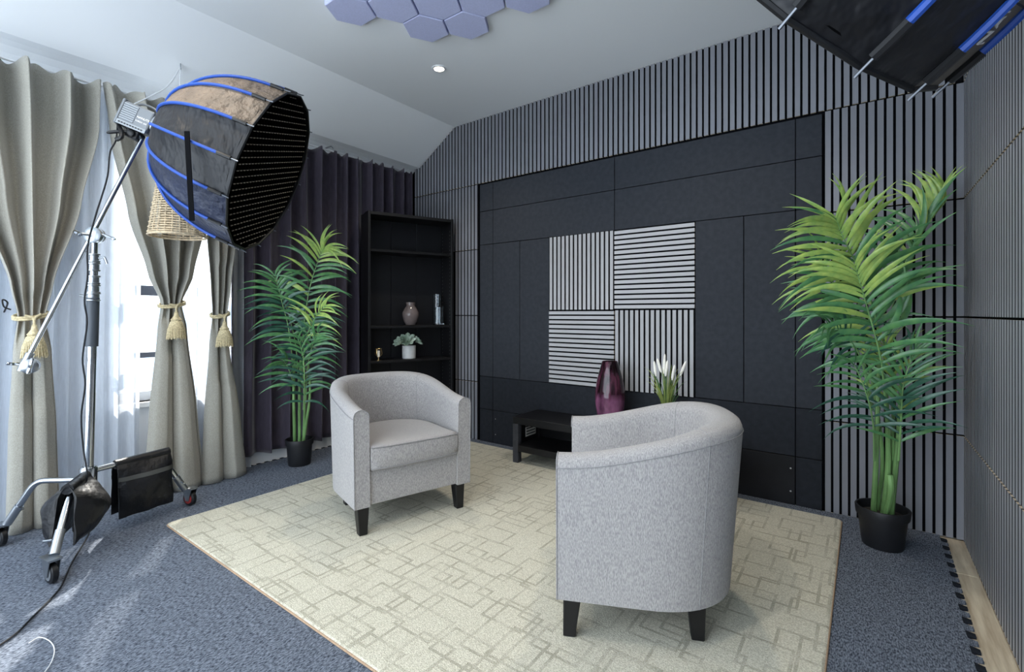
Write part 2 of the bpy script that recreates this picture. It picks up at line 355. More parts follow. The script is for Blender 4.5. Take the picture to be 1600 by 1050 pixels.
# back wall
wb = struct(MB().box((XL - .1, YB + .024, 0), (XR + .1, YB + .14, ZC + .05)).build('wall_back', M['felt']))
wr = struct(MB().box((XR + .024, YR, 0), (XR + .14, YB + .1, ZC + .05)).build('wall_right', M['felt']))
PIT, SWD, STH, GAP = .04, .0275, .013, .009
def ceil_z(x): return ZC if x >= XS else (ZC + (x - XS) * .625 if x > -3.6 else 2.61)
_sm = {}
def slat_mesh(h, key, mats):
    k = (round(h, 3), key)
    if k not in _sm:
        b = MB()
        if key == 'back': b.box((-SWD / 2, -STH, 0), (SWD / 2, 0, h), ends='z', sides='x')
        elif key == 'right': b.box((-STH, -SWD / 2, 0), (0, SWD / 2, h), ends='z', sides='y')
        elif key == 'vert': b.box((-.0123, -STH, 0), (.0123, 0, h), ends='z', sides='x')
        elif key == 'horz': b.box((0, -STH, -.0123), (h, 0, .0123), ends='x', sides='z')
        _sm[k] = b.mesh('slat', mats)
    return _sm[k]
def back_panel(x0, x1, z0, z1, first):
    """a slatted board on the back wall: felt backing with slats of its own"""
    p = MB()
    if z1 > 2.85 and x0 < XS:
        vs = [(x0, YB + .013, z0), (x1, YB + .013, z0), (x1, YB + .013, ceil_z(x1)), (max(x0, min(x1, XS)), YB + .013, ZC), (x0, YB + .013, ceil_z(x0) - .02)]
        if x1 <= XS: vs = vs[:3] + [vs[4]]
        n = len(vs); vs += [(a, YB + .023, c) for a, _, c in vs]
        p.add(vs, [tuple(range(n)), tuple(range(2 * n - 1, n - 1, -1))] + [(i, n + i, n + (i + 1) % n, (i + 1) % n) for i in range(n)])
    else: p.box((x0, YB + .013, z0), (x1, YB + .023, z1))
    po = p.build('slat_panel', M['felt'], wb)
    k = math.ceil((x0 + SWD / 2 - first) / PIT - 1e-6)
    while first + k * PIT + SWD / 2 <= x1 + .003:
        x = first + k * PIT; k += 1
        if z1 < 1.8 and x < -3.1: continue                      # wholly behind the bookcase
        zt = z1
        if z1 > 2.85: zt = ceil_z(x - SWD / 2) - .002 if x < XS + .02 else ZC - .002
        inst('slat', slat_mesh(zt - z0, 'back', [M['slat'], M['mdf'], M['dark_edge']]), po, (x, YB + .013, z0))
ROWS = [(0.004, .528), (.537, 1.128), (1.137, 1.728), (1.737, 2.318)]
for z0, z1 in ROWS:
    back_panel(-3.66, -2.825, z0, z1, -3.645)
    back_panel(-.19, XR - .002, z0, z1, -.173)
xs = [-3.66, -3.06, -2.46, -1.86, -1.26, -.66, -.06, XR - .002]
for a, b in zip(xs, xs[1:]): back_panel(a + .0005, b - .0005, 2.327, ZC - .002, -3.645)
# charcoal boards
cols_ = [-2.80, -2.65, -2.358, -2.064, -1.495, -.916, -.618, -.335, -.20]
def board(x0, x1, z0, z1, m='slate'):
    g = .0022
    return bevel(MB().box((x0 + g, YB, z0 + g), (x1 - g, YB + .024, z1 - g)).build('felt_board', M[m], wb), .002, 1)
for z0, z1 in ((2.067, 2.312), (1.767, 2.067)):
    for x0, x1 in ((-2.80, -2.65), (-2.65, -1.495), (-1.495, -.335), (-.335, -.20)): board(x0, x1, z0, z1)
for x0, x1 in ((-2.80, -2.65), (-2.65, -2.358), (-2.358, -2.064), (-.916, -.618), (-.618, -.335), (-.335, -.20)): board(x0, x1, .588, 1.767)
for x0, x1 in ((-2.80, -2.65), (-2.65, -1.495), (-1.495, -.335), (-.335, -.20)): board(x0, x1, .296, .588, 'slate2')
for x0, x1 in ((-2.80, -2.65), (-2.65, -1.495), (-.335, -.20)): board(x0, x1, 0.002, .296, 'slate2')
gb = board(-1.495, -.335, 0.002, .296, 'gloss_board')
for (x, z) in ((-.36, .085), (-.36, .222)): MB().lathe((x, YB + .001, z), [(.005, 0), (.005, .002), (.002, .003)], 10, axis=(0, -1, 0)).build('screw', M['screw'], gb)
for (x, z) in ((-2.62, .085), (-2.62, .222)): MB().lathe((x, YB + .001, z), [(.004, 0), (.004, .002), (.002, .003)], 10, axis=(0, -1, 0)).build('screw', M['screw'], wb)
# the four basket-weave slat panels
for (x0, x1, z0, z1, kind) in ((-2.062, -1.497, 1.181, 1.765, 'v'), (-1.493, -.918, 1.181, 1.765, 'h'), (-2.062, -1.497, .590, 1.174, 'h'), (-1.493, -.918, .590, 1.174, 'v')):
    po = MB().box((x0, YB + .006, z0), (x1, YB + .023, z1)).build('slat_panel', M['felt'], wb)
    n = 15 if kind == 'v' else 16
    for k in range(n):
        if kind == 'v':
            w = (x1 - x0) / n; inst('slat', slat_mesh(z1 - z0, 'vert', [M['slat_v'], M['mdf'], M['dark_edge']]), po, (x0 + w * (k + .5), YB + .007, z0))
        else:
            w = (z1 - z0) / n; inst('slat', slat_mesh(x1 - x0, 'horz', [M['slat_h'], M['mdf'], M['dark_edge']]), po, (x0, YB + .007, z0 + w * (k + .5)))
# right wall: slats near the frame one by one, those towards the camera joined
for z0, z1 in ROWS + [(2.327, ZC - .002)]:
    po = MB().box((XR + .013, YR, z0), (XR + .023, YB + .012, z1)).build('slat_panel', M['felt'], wr)
    y = YB - .012; k = 0; jb = MB()
    while y > YR + .03:
        if y > 1.85: inst('slat', slat_mesh(z1 - z0, 'right', [M['slat_lit'], M['mdf'], M['dark_edge']]), po, (XR + .013, y, z0))
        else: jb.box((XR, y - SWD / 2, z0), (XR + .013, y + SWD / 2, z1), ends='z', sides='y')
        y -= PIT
    stuff(jb.build('slat', [M['slat_lit'], M['mdf'], M['dark_edge']], po))
# outdoors: a pale neighbouring house seen through the gap in the sheers
nb = thing('neighbouring_house', 'pale blue house front outside the window between the sheers', 'building', (-9.5, 3.6, -.4))
MB().box((-11, 2.6, -.4), (-9, 6.6, 1.35)).build('facade', M['building'], nb)
for y in (3.0, 4.2, 5.4): MB().box((-9.0, y, .2), (-8.97, y + .6, 1.0)).build('pane', M['outdoor_glass'], nb)

# ================================================================== CARPET AND RUG
ca = thing('carpet', 'blue-grey felt carpet with a toothed edge covering most of the oak floor', 'carpet', (-1.7, .8, 0))
xe0, xe1 = .308, .250
MB().add([(-3.70, YR + .03, 0), (xe1 - .03, YR + .03, 0), (xe0, YB - .005, 0), (-3.70, YB - .005, 0), (-3.70, YR + .03, .008), (xe1 - .03, YR + .03, .008), (xe0, YB - .005, .008), (-3.70, YB - .005, .008)],
         [(3, 2, 1, 0), (4, 5, 6, 7), (0, 1, 5, 4), (1, 2, 6, 5), (2, 3, 7, 6), (3, 0, 4, 7)]).build('felt_pile', M['carpet'], ca)
tb = MB().add([(0, -.020, 0), (.026, -.011, 0), (.026, .011, 0), (0, .020, 0), (0, -.020, .0085), (.026, -.011, .0085), (.026, .011, .0085), (0, .020, .0085)],
              [(3, 2, 1, 0), (4, 5, 6, 7), (0, 1, 5, 4), (1, 2, 6, 5), (2, 3, 7, 6), (3, 0, 4, 7)])
tme, tme2 = tb.mesh('edge_tooth', M['carpet']), tb.mesh('edge_tooth', M['carpet_edge'])
y = YB - .06; k = 0
while y > 1.6:
    x = xe1 - .03 + (xe0 - xe1 + .03) * (y - YR) / (YB - YR)
    inst('edge_tooth', tme2 if k % 2 == 0 else tme, ca, V((x - .001, y, 0)) - ca.location); y -= .05; k += 1
y = .1
while y < 3.25:
    m = inst('edge_tooth', tme2, ca, V((-3.699, y, 0)) - ca.location); m.rotation_euler.z = math.pi; y += .06
RX0, RX1, RY0, RY1 = -3.035, -.105, .775, 3.19
RY0 = .965
rug = thing('rug', 'cream rug with a grey pattern of overlapping squares under both armchairs', 'rug', (-1.57, 2.07, .008))
def rrect(x0, x1, y0, y1, r, n=5):
    out = []
    for cx, cy, a0 in ((x1 - r, y1 - r, 0), (x0 + r, y1 - r, 90), (x0 + r, y0 + r, 180), (x1 - r, y0 + r, 270)):
        for k in range(n + 1):
            a = math.radians(a0 + 90 * k / n); out.append((cx + r * math.cos(a), cy + r * math.sin(a)))
    return out
o1 = rrect(RX0, RX1, RY0, RY1, .03); o2 = rrect(RX0 + .006, RX1 - .006, RY0 + .006, RY1 - .006, .026); n = len(o1)
MB().add([(x, y, .008) for x, y in o1] + [(x, y, .017) for x, y in o1] + [(x, y, .020) for x, y in o2], [tuple(range(n - 1, -1, -1)), tuple(range(2 * n, 3 * n))] + [(a * n + i, a * n + (i + 1) % n, (a + 1) * n + (i + 1) % n, (a + 1) * n + i) for a in (0, 1) for i in range(n)]).build('pile', M['rug'], rug, smooth=False)
MB().tube([(x, y, .0125) for x, y in rrect(RX0 - .001, RX1 + .001, RY0 - .001, RY1 + .001, .031)], .0045, 6, closed=True).build('binding', M['binding'], rug, smooth=True)
ZRUG = .020

# ================================================================== ARMCHAIRS
def make_armchair(label, loc, rz):
    t = thing('armchair', label, 'armchair', loc, rz, None)
    w, yf, y1, yb = .345, -.335, -.03, .325
    path = []
    for k in range(7): path.append(V((w, yf + (y1 - yf) * k / 7, 0)))
    NA = 30
    for k in range(NA + 1):
        a = math.pi * k / NA; c, s_ = math.cos(a), math.sin(a); e = 2 / 2.35
        path.append(V((w * math.copysign(abs(c) ** e, c), y1 + (yb - y1) * abs(s_) ** e, 0)))
    for k in range(6, -1, -1): path.append(V((-w, yf + (y1 - yf) * k / 7, 0)))
    N = len(path)
    rings = []; inner = []; seamline = []
    for i, p in enumerate(path):
        a, b = path[max(i - 1, 0)], path[min(i + 1, N - 1)]
        tg = (b - a).normalized(); nrm = V((-tg.y, tg.x, 0))
        q = smoothstep((p.y - yf) / (yb - yf) * 1.02)
        zt = .640 + .108 * q; th = .082 + .030 * smoothstep((p.y) / .3)
        def P(off, z, lean=0):
            f = (z - .145) / (.70 - .145); f = max(0, min(1, f))
            k = .935 + .065 * f
            pp = p + nrm * (off - lean)
            return V((pp.x * (.975 + .025 * f), yf + (pp.y - yf) * k, z))
        ring = [P(0, .145), P(0, .30), P(0, .46), P(0, zt - .05), P(.001, zt - .028), P(.008, zt - .010), P(.024, zt), P(th * .55, zt + .003), P(th - .020, zt - .004), P(th - .006, zt - .016), P(th, zt - .040), P(th, .44), P(th, .30), P(th, .145)]
        rings.append(ring); inner.append(P(th + .004, .44)); seamline.append(P(-.0008, zt - .040))
    b = MB().grid(rings)
    nr = len(rings[0])
    for i in range(N - 1): b.add([rings[i][0], rings[i + 1][0], rings[i + 1][-1], rings[i][-1]], [(0, 1, 2, 3)])
    b.add(rings[0], [tuple(range(nr))]); b.add(rings[-1], [tuple(range(nr - 1, -1, -1))])
    b.build('backrest_shell', M['linen'], t, world=False, smooth=True, ang=50)
    pp = MB(); pp.tube(seamline, .0022, 6)
    pp.build('piping', M['piping'], t, world=False, smooth=True)
    for i in (0, N - 1):
        e = rings[i]; MB().tube([V((q.x, q.y - .001, q.z)) for q in e[:-3]], .0025, 6).build('piping', M['piping'], t, world=False, smooth=True)
    for i in (int(N * .27), int(N * .73)):      # upright seams over the back
        MB().tube([V((q.x, q.y, q.z)) for q in rings[i][:-2]], .0014, 5).build('seam', M['piping'], t, world=False, smooth=True)
    # front rail between the arms
    bevel(MB().box((-.262, yf + .012, .148), (.262, yf + .08, .325)).build('front_rail', M['linen'], t, world=False), .008, 2)
    # seat cushion that follows the inside of the tub
    out = [V((inner[i].x, inner[i].y, 0)) for i in range(0, N)]
    out = [p for p in out if p.y > yf + .015]
    fx = out[0].x - .002
    front = []
    for k in range(13):
        u = -1 + 2 * k / 12; front.append(V((fx * u, yf - .022 + .016 * abs(u) ** 4, 0)))
    outline = out + [V((p.x, p.y, 0)) for p in front]
    cx = V((0, -.02, 0)); lay = []
    for z, s_ in ((.322, .93), (.326, .975), (.338, .995), (.38, 1.0), (.432, 1.0), (.446, .985), (.453, .95), (.459, .86), (.464, .70), (.468, .5), (.470, .25), (.471, .03)):
        lay.append([V((cx.x + (p.x - cx.x) * s_, cx.y + (p.y - cx.y) * s_, z)) for p in outline])
    cm = MB().grid(lay, closed=True); n = len(outline); cm.add(lay[0], [tuple(range(n - 1, -1, -1))]); cm.add(lay[-1], [tuple(range(n))])
    cu = cm.build('seat_cushion', M['linen'], t, world=False, smooth=True, ang=70)
    for z, s_ in ((.444, .992), (.334, .99)):
        MB().tube([V((p.x * s_, cx.y + (p.y - cx.y) * s_ - .002, z)) for p in front], .0028, 6).build('piping', M['piping'], cu, world=False, smooth=True)
    for (x, y, dy) in ((.285, -.285, -.012), (-.285, -.285, -.012), (.215, .135, .006), (-.215, .135, .006)):
        a, c = .031, .021; x2 = x * 1.0; y2 = y + dy
        vs = [(x - a, y - a, .15), (x + a, y - a, .15), (x + a, y + a, .15), (x - a, y + a, .15), (x2 - c, y2 - c, 0), (x2 + c, y2 - c, 0), (x2 + c, y2 + c, 0), (x2 - c, y2 + c, 0)]
        bevel(MB().add(vs, [(0, 1, 2, 3), (7, 6, 5, 4), (0, 4, 5, 1), (1, 5, 6, 2), (2, 6, 7, 3), (3, 7, 4, 0)]).build('leg', M['black_wood'], t, world=False), .003, 1)
    MB().box((-.22, -.25, .150), (.22, .12, .156)).build('underside', M['felt'], t, world=False)
    return t
# local front is -y: rotate so that it faces (cos f, sin f)
def face(d): return math.radians(d) + math.pi / 2
f1 = -16.5; f2 = 204.5
p1 = V((-2.003, 1.79, 0)) - V((math.cos(math.radians(f1)), math.sin(math.radians(f1)), 0)) * .285
make_armchair('grey linen tub armchair seen from the front, beside the palm and bookcase', (p1.x, p1.y, ZRUG), face(f1))
d2 = V((math.cos(math.radians(f2)), math.sin(math.radians(f2)), 0)); side = V((-d2.y, d2.x, 0))   # side: near the camera
p2 = V((-.83, 1.485, 0)) - d2 * .285 - side * .285
make_armchair('grey linen tub armchair seen from behind, in front of the low black bench', (p2.x, p2.y, ZRUG), face(f2))

# ================================================================== TV BENCH AND WHAT STANDS ON IT
bx0, bx1, by0, by1, bz = -2.160, -.675, 2.932, 3.282, .008
tv = thing('low_bench', 'long low black wooden bench with an open shelf against the charcoal boards', 'bench', ((bx0 + bx1) / 2, (by0 + by1) / 2, bz))
bevel(MB().box((bx0, by0, .313), (bx1, by1, .366)).build('top', M['black_wood'], tv), .002, 1)
bevel(MB().box((bx0 + .002, by0 + .002, .107), (bx1 - .002, by1 - .002, .154)).build('lower_shelf', M['black_wood'], tv), .002, 1)
for x in (bx0, bx1 - .048):
    for y in (by0, by1 - .048):
        zz = .0205 if y < 3.1 else .0085
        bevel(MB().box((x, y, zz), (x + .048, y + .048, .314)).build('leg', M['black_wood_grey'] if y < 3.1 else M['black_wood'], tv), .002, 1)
    MB().box((x + .016, by0 + .04, .154), (x + .030, by1 - .04, .313)).build('end_panel', M['black_wood'], tv)
MB().box((bx0 + .01, by1 - .018, .154), (bx1 - .01, by1 - .008, .313)).build('back_panel', M['black_wood'], tv)
for z0, z1 in ((.19, .262), (.272, .305)):
    lb = MB().box((bx0 + .030, 3.06, z0), (bx0 + .032, 3.20, z1)).build('sticker', M['paper'], tv); lb['label'] = 'pale sticker printed with dark bars'
    n = max(1, int((z1 - z0) / .022))
    for k in range(n): MB().box((bx0 + .032, 3.068, z0 + .012 + k * .022), (bx0 + .0326, 3.192, z0 + .021 + k * .022)).build('printed_bar', M['black_plastic'], lb)
ZB = .3662
vx = atp(953, 490, 1, 3.09); vx.z = ZB
va = thing('vase', 'tall purple glass vase with a narrow neck on the black bench', 'vase', vx)
pr = [(.050, 0), (.072, .004), (.079, .03), (.086, .06), (.093, .095), (.098, .13), (.102, .16), (.104, .19), (.104, .205), (.1035, .22), (.1025, .235), (.101, .25), (.095, .29), (.088, .33), (.066, .41), (.055, .448)]
inn = [(r - .006, z + (.012 if i < 2 else 0)) for i, (r, z) in enumerate(pr)][::-1]
vb = MB().lathe(vx, pr + [(.052, .452)] + inn, 32)
vb.build('body', M['two_tone'], va, smooth=True)
gx = atp(1042, 490, 1, 3.11); gx.z = ZB
gp = thing('potted_grass', 'potted grass with white flower spikes on the bench beside the purple vase', 'plant', gx)
MB().lathe(gx, [(.045, 0), (.052, .006), (.060, .11), (.060, .118), (.054, .118), (.052, .10)], 24).build('pot', M['ceramic'], gp, smooth=True)
rng = random.Random(3)
def blade(base, tip, w, m, name, parent, sag=.02):
    base, tip = V(base), V(tip); d = tip - base; sd = d.cross(V((.74, -.55, .1))).normalized()
    rows = []
    out = V((d.x, d.y, 0))
    for k in range(7):
        t = k / 6; c = base + V((0, 0, d.z)) * (1 - (1 - t) ** 1.5 if sag > 0 else t) + out * (t ** 1.7); ww = w * (1 - t ** 2.5) + .0006
        rows.append([c - sd * ww, c + V((.0, -.001, 0)), c + sd * ww])
    return MB().grid(rows).build(name, m, parent, smooth=True)
for k in range(46):
    a = rng.uniform(0, 6.283); l = rng.uniform(.17, .36); sp = rng.uniform(.01, .17) * (1.2 if k % 4 == 0 else .8)
    blade(gx + V((.02 * math.cos(a), .02 * math.sin(a), .09)), gx + V((sp * math.cos(a), min(sp * math.sin(a), .12), .09 + l)), .0038, M['grass1'] if k % 3 else M['grass2'], 'blade', gp)
for (u, v0, v1, du) in ((1025, 588, 564, -3), (1033, 582, 560, -6), (1037, 584, 553, 2), (1040, 588, 563, 3), (1050, 594, 570, 4), (1063, 587, 564, 9)):
    yy = 3.07
    a = atp(u, v0, 1, yy); b_ = atp(u + du, v1, 1, yy); c = gx + V((0, 0, .1))
    st = MB().tube(catmull([c, (c + a) / 2 + V((0, 0, .04)), a, b_], 4), .002, 5).build('flower_stalk', M['grass2'], gp, smooth=True)
    MB().tube([a.lerp(b_, t) for t in (0, .15, .4, .7, .9, 1)], [.003, .008, .0095, .0085, .006, .002], 8).build('flower_spike', M['petal'], st, smooth=True)

# ================================================================== BOOKCASE
FLc, FRc = V((-3.33, 2.49, 0)), V((-3.03, 3.20, 0))
bang = math.atan2(FRc.y - FLc.y, FRc.x - FLc.x); BW = (FRc - FLc).length; BD = .25; BH = 2.005
bc = thing('bookcase', 'tall black open bookcase standing askew in the corner by the plum curtains', 'bookcase', (FLc.x, FLc.y, .008), bang)
def bpart(name, a, b, m='black_wood', p=None): return bevel(MB().box(a, b).build(name, M[m], p or bc, world=False), .0015, 1)
sidep = [bpart('side_panel', (0, 0, 0), (.022, BD, BH)), bpart('side_panel', (BW - .022, 0, 0), (BW, BD, BH))]
bpart('top', (.022, .002, BH - .03), (BW - .022, BD, BH - .004)); bpart('plinth', (.022, .012, 0), (BW - .022, .028, .07))
bpart('bottom_shelf', (.022, .004, .07), (BW - .022, BD - .006, .09))
SHZ = (.42, .742, 1.037, 1.685)
for z in SHZ: bpart('shelf', (.023, .006, z - .020), (BW - .023, BD - .006, z))
for k in range(3):
    w3 = (BW - .044) / 3; bpart('back_board', (.022 + w3 * k + .0015, BD - .006, .07), (.022 + w3 * (k + 1) - .0015, BD - .001, BH - .03), 'back_board')
hb = MB()
for k in range(52):
    z = .16 + k * .034
    for y in (.035, BD - .045): hb.lathe((BW - .0222, y, z), [(.0042, 0), (.0032, .0008)], 8, axis=(-1, 0, 0))
stuff(hb.build('pin_hole', M['screw'], sidep[1], world=False))
bM = Matrix.Translation((FLc.x, FLc.y, .008)) @ Matrix.Rotation(bang, 4, 'Z')
bI = bM.inverted()
def on_shelf(u, depth, z):
    e = bI @ EYE; r = bI.to_3x3() @ ray(u, 490); t = (depth - e.y) / r.y; q = e + r * t
    return bM @ V((q.x, depth, z + .0004))
p = on_shelf(641.5, .12, 1.037)
o = MB().lathe(p, [(.030, 0), (.042, .004), (.060, .035), (.0745, .085), (.0735, .115), (.052, .155), (.040, .172), (.038, .182), (.041, .205), (.036, .205), (.033, .18), (.03, .16)], 32)
tag(o.build('vase', M['taupe_glaze'], smooth=True, origin=p), 'glossy taupe ceramic vase with a short neck on the bookcase shelf', 'vase')
def cyl_glass(label, p, r, h):
    b = MB().lathe(p, [(r * .9, 0), (r, .004), (r, h), (r - .003, h), (r - .004, .014), (.002, .012)], 28)
    return tag(b.build('glass_cylinder', M['clear_glass'], smooth=True, origin=p), label, 'glass vase', 'clear glass cylinders on the bookcase shelf')
cyl_glass('tall narrow clear glass cylinder vase at the back of the bookcase shelf', on_shelf(683, .185, 1.037), .042, .285)
cyl_glass('short wide clear glass cylinder vase in front of the taller one on the shelf', on_shelf(685, .070, 1.037), .052, .165)
p = on_shelf(639, .10, .742)
sp = thing('potted_succulent', 'pale green succulent in a white cylindrical pot on the bookcase', 'plant', p)
MB().lathe(p, [(.055, 0), (.059, .004), (.060, .115), (.054, .115), (.052, .09)], 28).build('pot', M['ceramic'], sp, smooth=True)
def rosette(c, rad, tilt, n_r, parent):
    ro = MB().lathe(c - V((0, 0, .01)), [(.006, 0), (.012, .008), (.004, .014)], 8).build('rosette', M['succulent'], parent, smooth=True)
    tm = V(tilt).normalized().to_track_quat('Z', 'Y').to_matrix()
    for ring in range(n_r):
        cnt = 8 - ring * 2; rr = rad * (1 - ring * .26); el = math.radians(12 + ring * 24)
        for k in range(cnt):
            a = 2 * math.pi * (k + ring * .5) / cnt; d = tm @ V((math.cos(a) * math.cos(el), math.sin(a) * math.cos(el), math.sin(el))); up = tm @ V((-math.cos(a) * math.sin(el), -math.sin(a) * math.sin(el), math.cos(el)))
            s_ = d.cross(up); rows = []
            for t, w in ((0, .25), (.3, .75), (.62, 1), (.86, .7), (1, .08)):
                cc = c + d * rr * t + up * (rr * .22 * t * t); ww = rr * .30 * w
                rows.append([cc - s_ * ww + up * ww * .25, cc - up * ww * .25, cc + s_ * ww + up * ww * .25])
            MB().grid(rows).build('leaf', M['succulent'], ro, smooth=True)
rosette(p + V((.012, -.03, .150)), .085, (.5, -.6, .8), 4, sp)
rosette(p + V((.035, .055, .150)), .065, (.5, .8, .8), 3, sp)
rosette(p + V((-.03, -.075, .145)), .065, (.0, -.9, .7), 3, sp)
p = on_shelf(591.5, .06, .742)
ch = thing('candle_holder', 'small gold wire tealight holder at the end of the bookcase shelf', 'candle holder', p)
MB().lathe(p, [(.024, 0), (.024, .003), (.004, .005), (.0035, .03)], 18).build('foot', M['gold'], ch, smooth=True)
for k in range(4):
    a = math.pi / 2 * k + .4; d = V((math.cos(a), math.sin(a), 0))
    MB().tube(catmull([p + V((0, 0, .03)), p + d * .026 + V((0, 0, .045)), p + d * .032 + V((0, 0, .065)), p + d * .024 + V((0, 0, .10))], 4), .002, 5).build('wire', M['gold'], ch, smooth=True)
MB().tube([p + V((.026 * math.cos(a), .026 * math.sin(a), .10)) for a in [k * math.pi / 8 for k in range(16)]], .002, 5, closed=True).build('rim', M['gold'], ch, smooth=True)
MB().lathe(p + V((0, 0, .031)), [(.012, 0), (.012, .05), (.003, .054)], 14).build('candle', M['candle'], ch, smooth=True)

# ================================================================== PALMS
def leaf_mesh(droop, bend, mt):
    rows = []; L = 10
    for k in range(L + 1):
        t = k / L; w = .038 * (math.sin(math.pi * min(1, t * .92 + .08)) ** .7) * (1 - t ** 3 * .9) + .001
        z = .10 * t * (1 - t) - droop * t ** 2; y = t - .3 * (abs(bend) + droop * .6) * t ** 3; x = bend * t ** 2.2; c = math.cos(bend * 2.0 * t); q_ = math.sin(-bend * 2.0 * t)
        rows.append([(x - w * c, y - w * q_, z - w * .35), (x, y, z), (x + w * c, y + w * q_, z - w * .35)])
    return MB().grid(rows).mesh('leaflet', mt, smooth=True, ang=60)
LEAF = {(d, b_, k): leaf_mesh(d, b_, M[k]) for d in (.08, .22) for b_ in (-.55, -.4, -.22, .22, .4, .55) for k in ('leaf1', 'leaf2', 'leaf3')}
def frond(root, pts, npairs, l0, l1, m_tip, m_base, seed, wide=1.0, start=.28, view=.75, ang=(66, 24), bends=(.22, .4, .4, .55)):
    r = random.Random(seed); C_ = catmull(pts, 10); n = len(C_)
    fo = MB().tube(C_, [.0055 * (1 - .75 * i / (n - 1)) for i in range(n)], 6).build('frond', M['stem'], root, smooth=True)
    for i in range(npairs):
        s = start + (1 - start) * (i / (npairs - 1)); f = min(s * (n - 1), n - 1.001); k = int(f)
        p = C_[k].lerp(C_[k + 1], f - k); T = (C_[min(k + 2, n - 1)] - C_[max(k - 1, 0)]).normalized()
        tc_ = (EYE - p); tc_.z = 0; tc_.normalize()
        N = (V((0, 0, 1)) * (1 - view) + tc_ * view + V((r.uniform(-.2, .2), r.uniform(-.2, .2), 0))); N = (N - T * N.dot(T)).normalized(); sd = T.cross(N)
        u = (i / (npairs - 1)); a = math.radians(ang[0] + (ang[1] - ang[0]) * u + r.uniform(-6, 6))
        ln = (l0 + (l1 - l0) * u) * (.72 + .28 * math.sin(math.pi * min(1, u * .8 + .2))) * r.uniform(.9, 1.1)
        for sg in (-1, 1):
            d = (T * math.cos(a) + sd * (sg * math.sin(a)) + N * r.uniform(-.05, .30)).normalized()
            for _ in range(4):
                tip = p + d * (ln * 1.05)
                if tip.x > .30: d.x += (.30 - tip.x) / ln
                if tip.y > 3.20: d.y += (3.20 - tip.y) / ln
                if tip.x < -3.42: d.x += (-3.42 - tip.x) / ln
                d.normalize()
            upv = N * .85 + V((0, 0, .3)) + V((r.uniform(-.3, .3), r.uniform(-.3, .3), 0)); upv = (upv - d * upv.dot(d)).normalized(); x = d.cross(upv)
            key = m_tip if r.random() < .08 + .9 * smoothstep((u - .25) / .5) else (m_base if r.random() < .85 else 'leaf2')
            bd_ = r.choice(bends) * (1 if x.z < 0 else -1)
            t2 = p + d * (ln * .85) + x * (bd_ * ln * wide * 1.15)
            if t2.x < -3.53 or t2.x > .37 or t2.y > 3.26: bd_ = -bd_
            me = LEAF[(r.choice((.08, .22)), bd_, key)]
            B = Matrix((x, d, upv)).transposed().to_4x4(); S_ = Matrix.Diagonal((ln * r.uniform(.85, 1.15) * wide, ln, ln, 1))
            inst('leaflet', me, fo, mtx=Matrix.Translation(p - root.location) @ B @ S_)
    return fo
def pot(root, c, r0, r1, h):
    MB().lathe(c, [(r0, 0), (r0 + .002, .004), (r1 - .012, h - .045), (r1 - .012, h - .044), (r1 - .004, h - .042), (r1, h - .004), (r1 - .002, h), (r1 - .009, h), (r1 - .016, h - .05), (.01, h - .055)], 40).build('pot', M['pot'], root, smooth=True, ang=35)
    MB().lathe(c + V((0, 0, h - .05)), [(.005, 0), (r1 - .018, 0), (r1 - .020, .012), (r1 * .4, .022), (.004, .018)], 24).build('soil', M['soil'], root, smooth=True)
def stem(root, pts, r0, r1):
    C_ = catmull(pts, 6); n = len(C_); return MB().tube(C_, [r0 + (r1 - r0) * i / (n - 1) for i in range(n)], 8).build('stem', M['stem'], root, smooth=True)
# right palm
c = V((.068, 2.985, .008))
pr_ = thing('potted_palm', 'artificial palm in a black plastic pot by the grey slat wall corner', 'plant', c)
pot(pr_, c, .082, .112, .190)
dR = 2.27
def q(u, v, dd=0): return atd(u, v, dR + dd)
stem(pr_, [c + V((-.035, -.01, .15)), q(1370, 690, -.02), q(1372, 560)], .013, .007)
stem(pr_, [c + V((-.02, .03, .15)), q(1378, 700, .02), q(1350, 520, .02)], .010, .006)
stem(pr_, [c + V((.005, .0, .15)), q(1388, 720, 0), q(1384, 600)], .016, .008)
stem(pr_, [c + V((.012, .02, .15)), q(1394, 700, .03), q(1398, 560, .05)], .010, .006)
stem(pr_, [c + V((.03, -.005, .15)), q(1402, 700, -.02), q(1408, 600, -.03)], .016, .006)
stem(pr_, [c + V((.01, -.03, .15)), q(1392, 770, -.03), q(1391, 742, -.03)], .011, .013)
frond(pr_, [q(1374, 640), q(1372, 520, -.03), q(1350, 440, -.06), q(1318, 372, -.09), q(1306, 340, -.12)], 25, .37, .30, 'leaf1', 'leaf2', 11, start=.22)
frond(pr_, [q(1384, 640, -.04), q(1376, 560, -.09), q(1352, 470, -.13), q(1336, 415, -.16)], 17, .36, .30, 'leaf1', 'leaf2', 12, start=.30)
frond(pr_, [q(1395, 620, .03), q(1392, 500, .05), q(1415, 410, .05), q(1450, 350, .03), q(1478, 315, 0)], 18, .32, .28, 'leaf1', 'leaf2', 13, start=.35, ang=(62, 12))
frond(pr_, [q(1365, 640, .05), q(1340, 520, .08), q(1305, 450, .08), q(1280, 400, .06)], 15, .32, .24, 'leaf1', 'leaf2', 14, start=.36)
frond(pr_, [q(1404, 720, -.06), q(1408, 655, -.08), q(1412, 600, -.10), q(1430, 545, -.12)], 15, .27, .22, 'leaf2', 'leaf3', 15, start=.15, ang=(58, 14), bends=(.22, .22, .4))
frond(pr_, [q(1396, 720, 0), q(1394, 640, .0), q(1392, 570, -.02), q(1380, 535, -.04)], 13, .25, .18, 'leaf1', 'leaf3', 16, start=.25, ang=(50, 14), bends=(.22, .22, .4))
